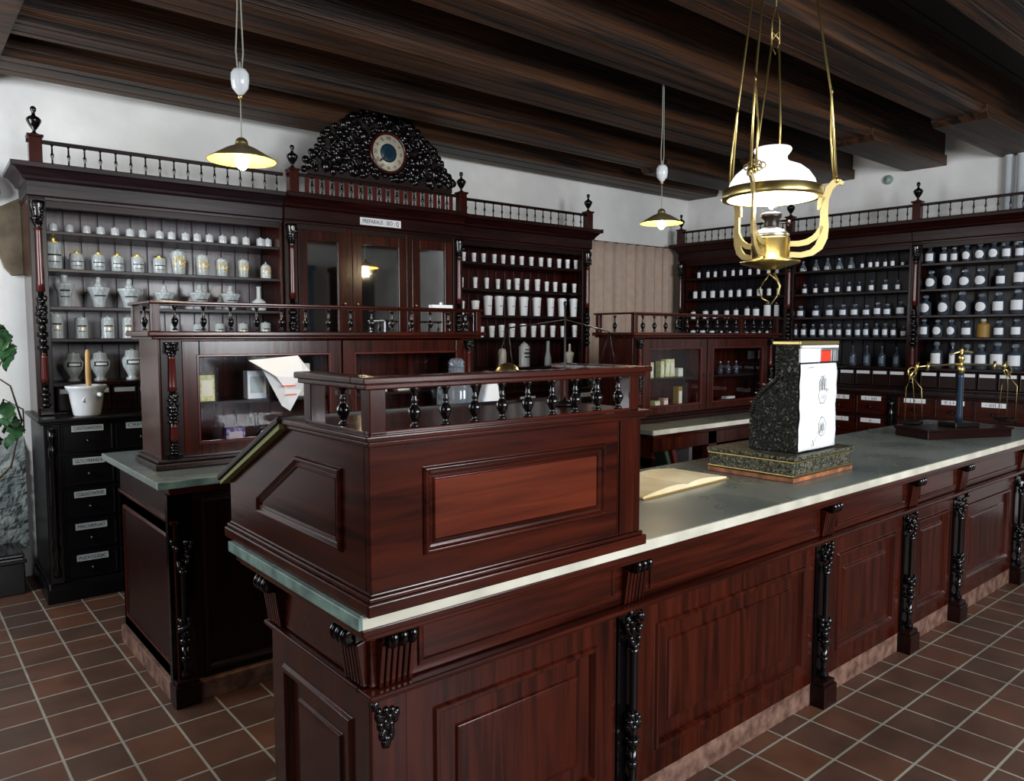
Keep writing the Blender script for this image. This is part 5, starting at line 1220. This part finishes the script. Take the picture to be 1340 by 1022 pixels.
ROWS = [
 ('B', 0.4, 2.262, 'top shelf of the left bay', [('small_jar', 0.142, 0.0245, 0.064), ('small_jar', 0.231, 0.0248, 0.064), ('small_jar', 0.328, 0.0251, 0.065), ('small_jar', 0.41, 0.0254, 0.066), ('small_jar', 0.495, 0.0256, 0.067), ('small_jar', 0.586, 0.0259, 0.067), ('small_jar', 0.664, 0.0261, 0.068), ('small_jar', 0.77, 0.0265, 0.069), ('small_jar', 0.846, 0.0267, 0.069), ('small_jar', 0.938, 0.027, 0.07), ('small_jar', 1.015, 0.0272, 0.071), ('small_jar', 1.099, 0.0275, 0.072), ('small_jar', 1.191, 0.0278, 0.072), ('small_jar', 1.273, 0.0281, 0.073), ('small_jar', 1.357, 0.0283, 0.074), ('small_jar', 1.465, 0.0287, 0.075), ('small_jar', 1.52, 0.0289, 0.075)]),
 ('B', 0.38, 2.032, 'second shelf of the left bay', [('canister', 0.135, 0.0488, 0.2), ('canister', 0.263, 0.0422, 0.124), ('canister', 0.387, 0.0403, 0.126), ('canister', 0.5, 0.0383, 0.123), ('canister', 0.622, 0.0402, 0.127), ('canister', 0.757, 0.0409, 0.127), ('gilt_jar', 0.881, 0.0508, 0.177), ('gilt_jar', 1.041, 0.0463, 0.158), ('gilt_jar', 1.174, 0.0443, 0.138), ('gilt_jar', 1.328, 0.0394, 0.141), ('domed_jar', 1.493, 0.0373, 0.132)]),
 ('B', 0.38, 1.797, 'third shelf of the left bay', [('flared_urn', 0.186, 0.0614, 0.206), ('spired_urn', 0.382, 0.0705, 0.201), ('spired_urn', 0.565, 0.0773, 0.196), ('spired_urn', 0.782, 0.0714, 0.169), ('spired_urn', 1.015, 0.0761, 0.179), ('spired_urn', 1.228, 0.0724, 0.178), ('long_necked_bottle', 1.435, 0.0541, 0.177)]),
 ('B', 0.38, 1.597, 'fourth shelf of the left bay', [('tall_jar', 0.135, 0.0415, 0.166), ('tall_jar', 0.274, 0.0422, 0.144), ('tall_jar', 0.427, 0.0431, 0.147), ('tall_jar', 0.551, 0.0411, 0.149), ('tall_jar', 0.841, 0.0373, 0.106), ('tall_jar', 0.994, 0.0379, 0.103), ('tall_jar', 1.147, 0.0386, 0.11), ('tall_jar', 1.314, 0.0393, 0.112), ('tall_jar', 1.481, 0.0401, 0.12)]),
 ('B', 0.38, 1.3195, 'bottom shelf of the left bay', [('footed_urn', 0.22, 0.0592, 0.188), ('footed_urn', 0.373, 0.0604, 0.191), ('footed_urn', 0.565, 0.0618, 0.206)]),
 ('B', 0.38, 2.262, 'top shelf beside the curtain', [('cup', 3.272, 0.0223, 0.089), ('cup', 3.385, 0.0225, 0.09), ('cup', 3.491, 0.0227, 0.091), ('cup', 3.613, 0.0229, 0.092), ('cup', 3.715, 0.0232, 0.093), ('cup', 3.824, 0.0234, 0.093), ('cup', 3.934, 0.0236, 0.094), ('cup', 4.052, 0.0238, 0.095), ('cup', 4.172, 0.0241, 0.096), ('cup', 4.279, 0.0243, 0.097), ('cup', 4.404, 0.0246, 0.098), ('cup', 4.515, 0.0248, 0.099), ('cup', 4.629, 0.025, 0.1)]),
 ('B', 0.38, 2.032, 'second shelf beside the curtain', [('cup', 3.251, 0.0188, 0.096), ('cup', 3.398, 0.0225, 0.104), ('cup', 3.526, 0.0228, 0.105), ('cup', 3.653, 0.023, 0.099), ('cup', 3.778, 0.0233, 0.1), ('cup', 3.879, 0.0289, 0.116), ('cup', 3.995, 0.0274, 0.113), ('cup', 4.128, 0.0295, 0.118), ('cup', 4.245, 0.0242, 0.101), ('cup', 4.354, 0.0245, 0.102), ('cup', 4.475, 0.0247, 0.095), ('cup', 4.609, 0.025, 0.096)]),
 ('B', 0.38, 1.797, 'third shelf beside the curtain', [('cup', 3.251, 0.0273, 0.123), ('cup', 3.398, 0.0398, 0.132), ('cup', 3.539, 0.0438, 0.179), ('cup', 3.666, 0.0461, 0.181), ('cup', 3.81, 0.0449, 0.18), ('cup', 3.958, 0.0473, 0.182), ('cup', 4.119, 0.0461, 0.181), ('cup', 4.294, 0.0393, 0.18), ('cup', 4.444, 0.0455, 0.182), ('cup', 4.598, 0.0441, 0.184)]),
 ('B', 0.38, 1.597, 'fourth shelf beside the curtain', [('cup', 3.466, 0.0279, 0.098), ('cup', 3.582, 0.0299, 0.106), ('cup', 3.693, 0.0302, 0.114), ('cup', 3.819, 0.0324, 0.129), ('cup', 3.953, 0.0345, 0.127), ('cup', 4.08, 0.0294, 0.11), ('cup', 4.196, 0.026, 0.115), ('cup', 4.324, 0.03, 0.113), ('cup', 4.459, 0.0304, 0.11), ('cup', 4.619, 0.0308, 0.119)]),
 ('B', 0.38, 1.3195, 'bottom shelf beside the curtain', [('cream_canister', 3.702, 0.0409, 0.178), ('lettered_canister', 3.967, 0.0546, 0.233), ('grey_flask', 4.264, 0.0355, 0.24), ('necked_urn', 4.551, 0.0459, 0.214)]),
 ('R', 0.12, 2.262, 'top shelf of the corner bay', [('white_bottle', 0.148, 0.0221, 0.093), ('white_bottle', 0.267, 0.0219, 0.092), ('white_bottle', 0.362, 0.0217, 0.091), ('white_bottle', 0.482, 0.0215, 0.09), ('white_bottle', 0.586, 0.0213, 0.09), ('white_bottle', 0.681, 0.0211, 0.089), ('white_bottle', 0.789, 0.0209, 0.088), ('white_bottle', 0.891, 0.0208, 0.087), ('white_bottle', 1.007, 0.0205, 0.086), ('white_bottle', 1.105, 0.0204, 0.086)]),
 ('R', 0.12, 2.032, 'second shelf of the corner bay', [('white_jar', 0.104, 0.0289, 0.102), ('white_jar', 0.217, 0.0308, 0.101), ('white_jar', 0.335, 0.0305, 0.1), ('white_jar', 0.451, 0.0259, 0.099), ('white_jar', 0.561, 0.0256, 0.098), ('white_jar', 0.664, 0.0254, 0.097), ('white_jar', 0.789, 0.0314, 0.096), ('white_jar', 0.913, 0.0331, 0.095), ('white_jar', 1.02, 0.0246, 0.094), ('white_jar', 1.125, 0.0183, 0.093)]),
 ('R', 0.12, 1.797, 'third shelf of the corner bay', [('white_jar', 0.083, 0.0312, 0.107), ('white_jar', 0.247, 0.0351, 0.114), ('white_jar', 0.374, 0.0348, 0.113), ('white_jar', 0.519, 0.03, 0.112), ('white_jar', 0.633, 0.0297, 0.119), ('white_jar', 0.768, 0.0315, 0.134), ('white_jar', 0.877, 0.0374, 0.125), ('white_jar', 1.007, 0.0411, 0.173), ('white_jar', 1.111, 0.0285, 0.171)]),
 ('R', 0.12, 1.597, 'fourth shelf of the corner bay', [('white_jar', 0.083, 0.0334, 0.089), ('white_jar', 0.213, 0.0352, 0.088), ('white_jar', 0.335, 0.0305, 0.083), ('white_jar', 0.455, 0.0151, 0.078), ('white_jar', 0.561, 0.0171, 0.068), ('white_jar', 0.647, 0.0255, 0.068), ('white_jar', 0.768, 0.0189, 0.063), ('white_jar', 0.85, 0.0208, 0.075), ('white_jar', 0.919, 0.0124, 0.075), ('white_jar', 1.007, 0.0164, 0.074), ('white_jar', 1.116, 0.0203, 0.089)]),
 ('R', 0.12, 2.262, 'top shelf of the middle right bay', [('clear_flask', 1.389, 0.0357, 0.111), ('clear_flask', 1.525, 0.0352, 0.117), ('clear_flask', 1.644, 0.0348, 0.124), ('clear_flask', 1.765, 0.0344, 0.115), ('clear_flask', 1.879, 0.0341, 0.114), ('small_bottle', 1.985, 0.0169, 0.075), ('small_bottle', 2.062, 0.0204, 0.089), ('small_bottle', 2.125, 0.0185, 0.089), ('small_bottle', 2.199, 0.0183, 0.081), ('small_bottle', 2.266, 0.02, 0.087), ('small_bottle', 2.356, 0.0144, 0.058)]),
 ('R', 0.12, 2.032, 'second shelf of the middle right bay', [('labelled_bottle', 1.416, 0.0277, 0.103), ('labelled_bottle', 1.528, 0.0254, 0.102), ('labelled_bottle', 1.64, 0.0271, 0.101), ('labelled_bottle', 1.752, 0.0287, 0.107), ('labelled_bottle', 1.866, 0.0227, 0.106), ('labelled_bottle', 1.963, 0.0225, 0.105), ('labelled_bottle', 2.08, 0.0278, 0.111), ('labelled_bottle', 2.208, 0.0275, 0.11), ('labelled_bottle', 2.321, 0.0235, 0.101)]),
 ('R', 0.12, 1.797, 'third shelf of the middle right bay', [('labelled_bottle', 1.378, 0.0397, 0.119), ('labelled_bottle', 1.541, 0.0391, 0.117), ('labelled_bottle', 1.683, 0.0405, 0.123), ('labelled_bottle', 1.816, 0.0381, 0.122), ('labelled_bottle', 1.928, 0.0377, 0.121), ('labelled_bottle', 2.042, 0.0354, 0.112), ('labelled_bottle', 2.144, 0.035, 0.133), ('labelled_bottle', 2.234, 0.0347, 0.117), ('labelled_bottle', 2.356, 0.0433, 0.137)]),
 ('R', 0.12, 1.597, 'fourth shelf of the middle right bay', [('labelled_bottle', 1.324, 0.0299, 0.136), ('labelled_bottle', 1.416, 0.0297, 0.135), ('labelled_bottle', 1.514, 0.0294, 0.133), ('labelled_bottle', 1.607, 0.0291, 0.132), ('labelled_bottle', 1.694, 0.0289, 0.131), ('labelled_bottle', 1.779, 0.0287, 0.13), ('labelled_bottle', 1.876, 0.0284, 0.129), ('labelled_bottle', 1.965, 0.0281, 0.128), ('labelled_bottle', 2.043, 0.0279, 0.134), ('labelled_bottle', 2.137, 0.0277, 0.133), ('labelled_bottle', 2.219, 0.0274, 0.132), ('labelled_bottle', 2.297, 0.0272, 0.123), ('labelled_bottle', 2.387, 0.027, 0.101)]),
 ('R', 0.12, 1.3195, 'bottom shelf of the middle right bay', [('dark_bottle', 1.922, 0.0339, 0.196), ('dark_bottle', 2.057, 0.0335, 0.193), ('dark_bottle', 2.196, 0.033, 0.191), ('dark_bottle', 2.332, 0.0325, 0.188)]),
 ('R', 0.12, 2.262, 'top shelf of the right hand bay', [('labelled_bottle', 2.587, 0.0423, 0.165), ('labelled_bottle', 2.704, 0.0348, 0.146), ('labelled_bottle', 2.789, 0.031, 0.138), ('round_bottle', 2.887, 0.0375, 0.15), ('round_bottle', 2.992, 0.0421, 0.155), ('round_bottle', 3.095, 0.0417, 0.16), ('labelled_bottle', 3.193, 0.0363, 0.158), ('labelled_bottle', 3.289, 0.0359, 0.15)]),
 ('R', 0.12, 2.032, 'second shelf of the right hand bay', [('round_bottle', 2.606, 0.0474, 0.169), ('round_bottle', 2.745, 0.0467, 0.2), ('round_bottle', 2.882, 0.0478, 0.164), ('round_bottle', 3.006, 0.0505, 0.168), ('labelled_bottle', 3.159, 0.0397, 0.159), ('labelled_bottle', 3.294, 0.0456, 0.2)]),
 ('R', 0.12, 1.797, 'third shelf of the right hand bay', [('round_bottle', 2.569, 0.0459, 0.183), ('round_bottle', 2.719, 0.0486, 0.188), ('round_bottle', 2.865, 0.0547, 0.205), ('round_bottle', 3.019, 0.0504, 0.181), ('labelled_bottle', 3.15, 0.048, 0.192), ('labelled_bottle', 3.289, 0.0538, 0.207)]),
 ('R', 0.12, 1.597, 'fourth shelf of the right hand bay', [('labelled_bottle', 2.561, 0.0424, 0.169), ('round_bottle', 2.676, 0.0419, 0.16), ('round_bottle', 2.789, 0.0396, 0.159), ('labelled_bottle', 2.913, 0.0442, 0.15), ('amber_bottle', 3.041, 0.0503, 0.161), ('labelled_bottle', 3.163, 0.043, 0.146), ('labelled_bottle', 3.289, 0.0424, 0.157)]),
 ('R', 0.12, 1.3195, 'bottom shelf of the right hand bay', [('labelled_bottle', 2.676, 0.0488, 0.237), ('labelled_bottle', 2.807, 0.0275, 0.234), ('labelled_bottle', 2.922, 0.0476, 0.217), ('labelled_bottle', 3.035, 0.0503, 0.221), ('labelled_bottle', 3.158, 0.0563, 0.238), ('labelled_bottle', 3.289, 0.0554, 0.222)]),
]
PROTO = {}
for fr, wd, z, rowname, items in ROWS:
    F_, A_ = (BW, BA) if fr == 'B' else (RW, RA)
    counts = {}
    tot = {}
    for it in items: tot[it[0]] = tot.get(it[0], 0) + 1
    for kind, u, r, h in items:
        n_ = items.index((kind, u, r, h))
        cat, phrase = WORDS[kind]
        lab = '%s, %s from left, %s' % (phrase, ORD[n_], rowname.replace('of the ', 'of '))
        gw = wd if fr == 'B' else wd
        p = F_(u, gw, z)
        grp = 'jars and bottles on the ' + rowname
        if kind not in PROTO:
            t = thing(kind, lab, cat, p, A_, grp); t.scale = (r, r, h)
            for nm, me in proto_parts(kind): link(nm, me, t)
            PROTO[kind] = t
        else:
            dup(PROTO[kind], p, A_, lab, grp, (r, r, h))
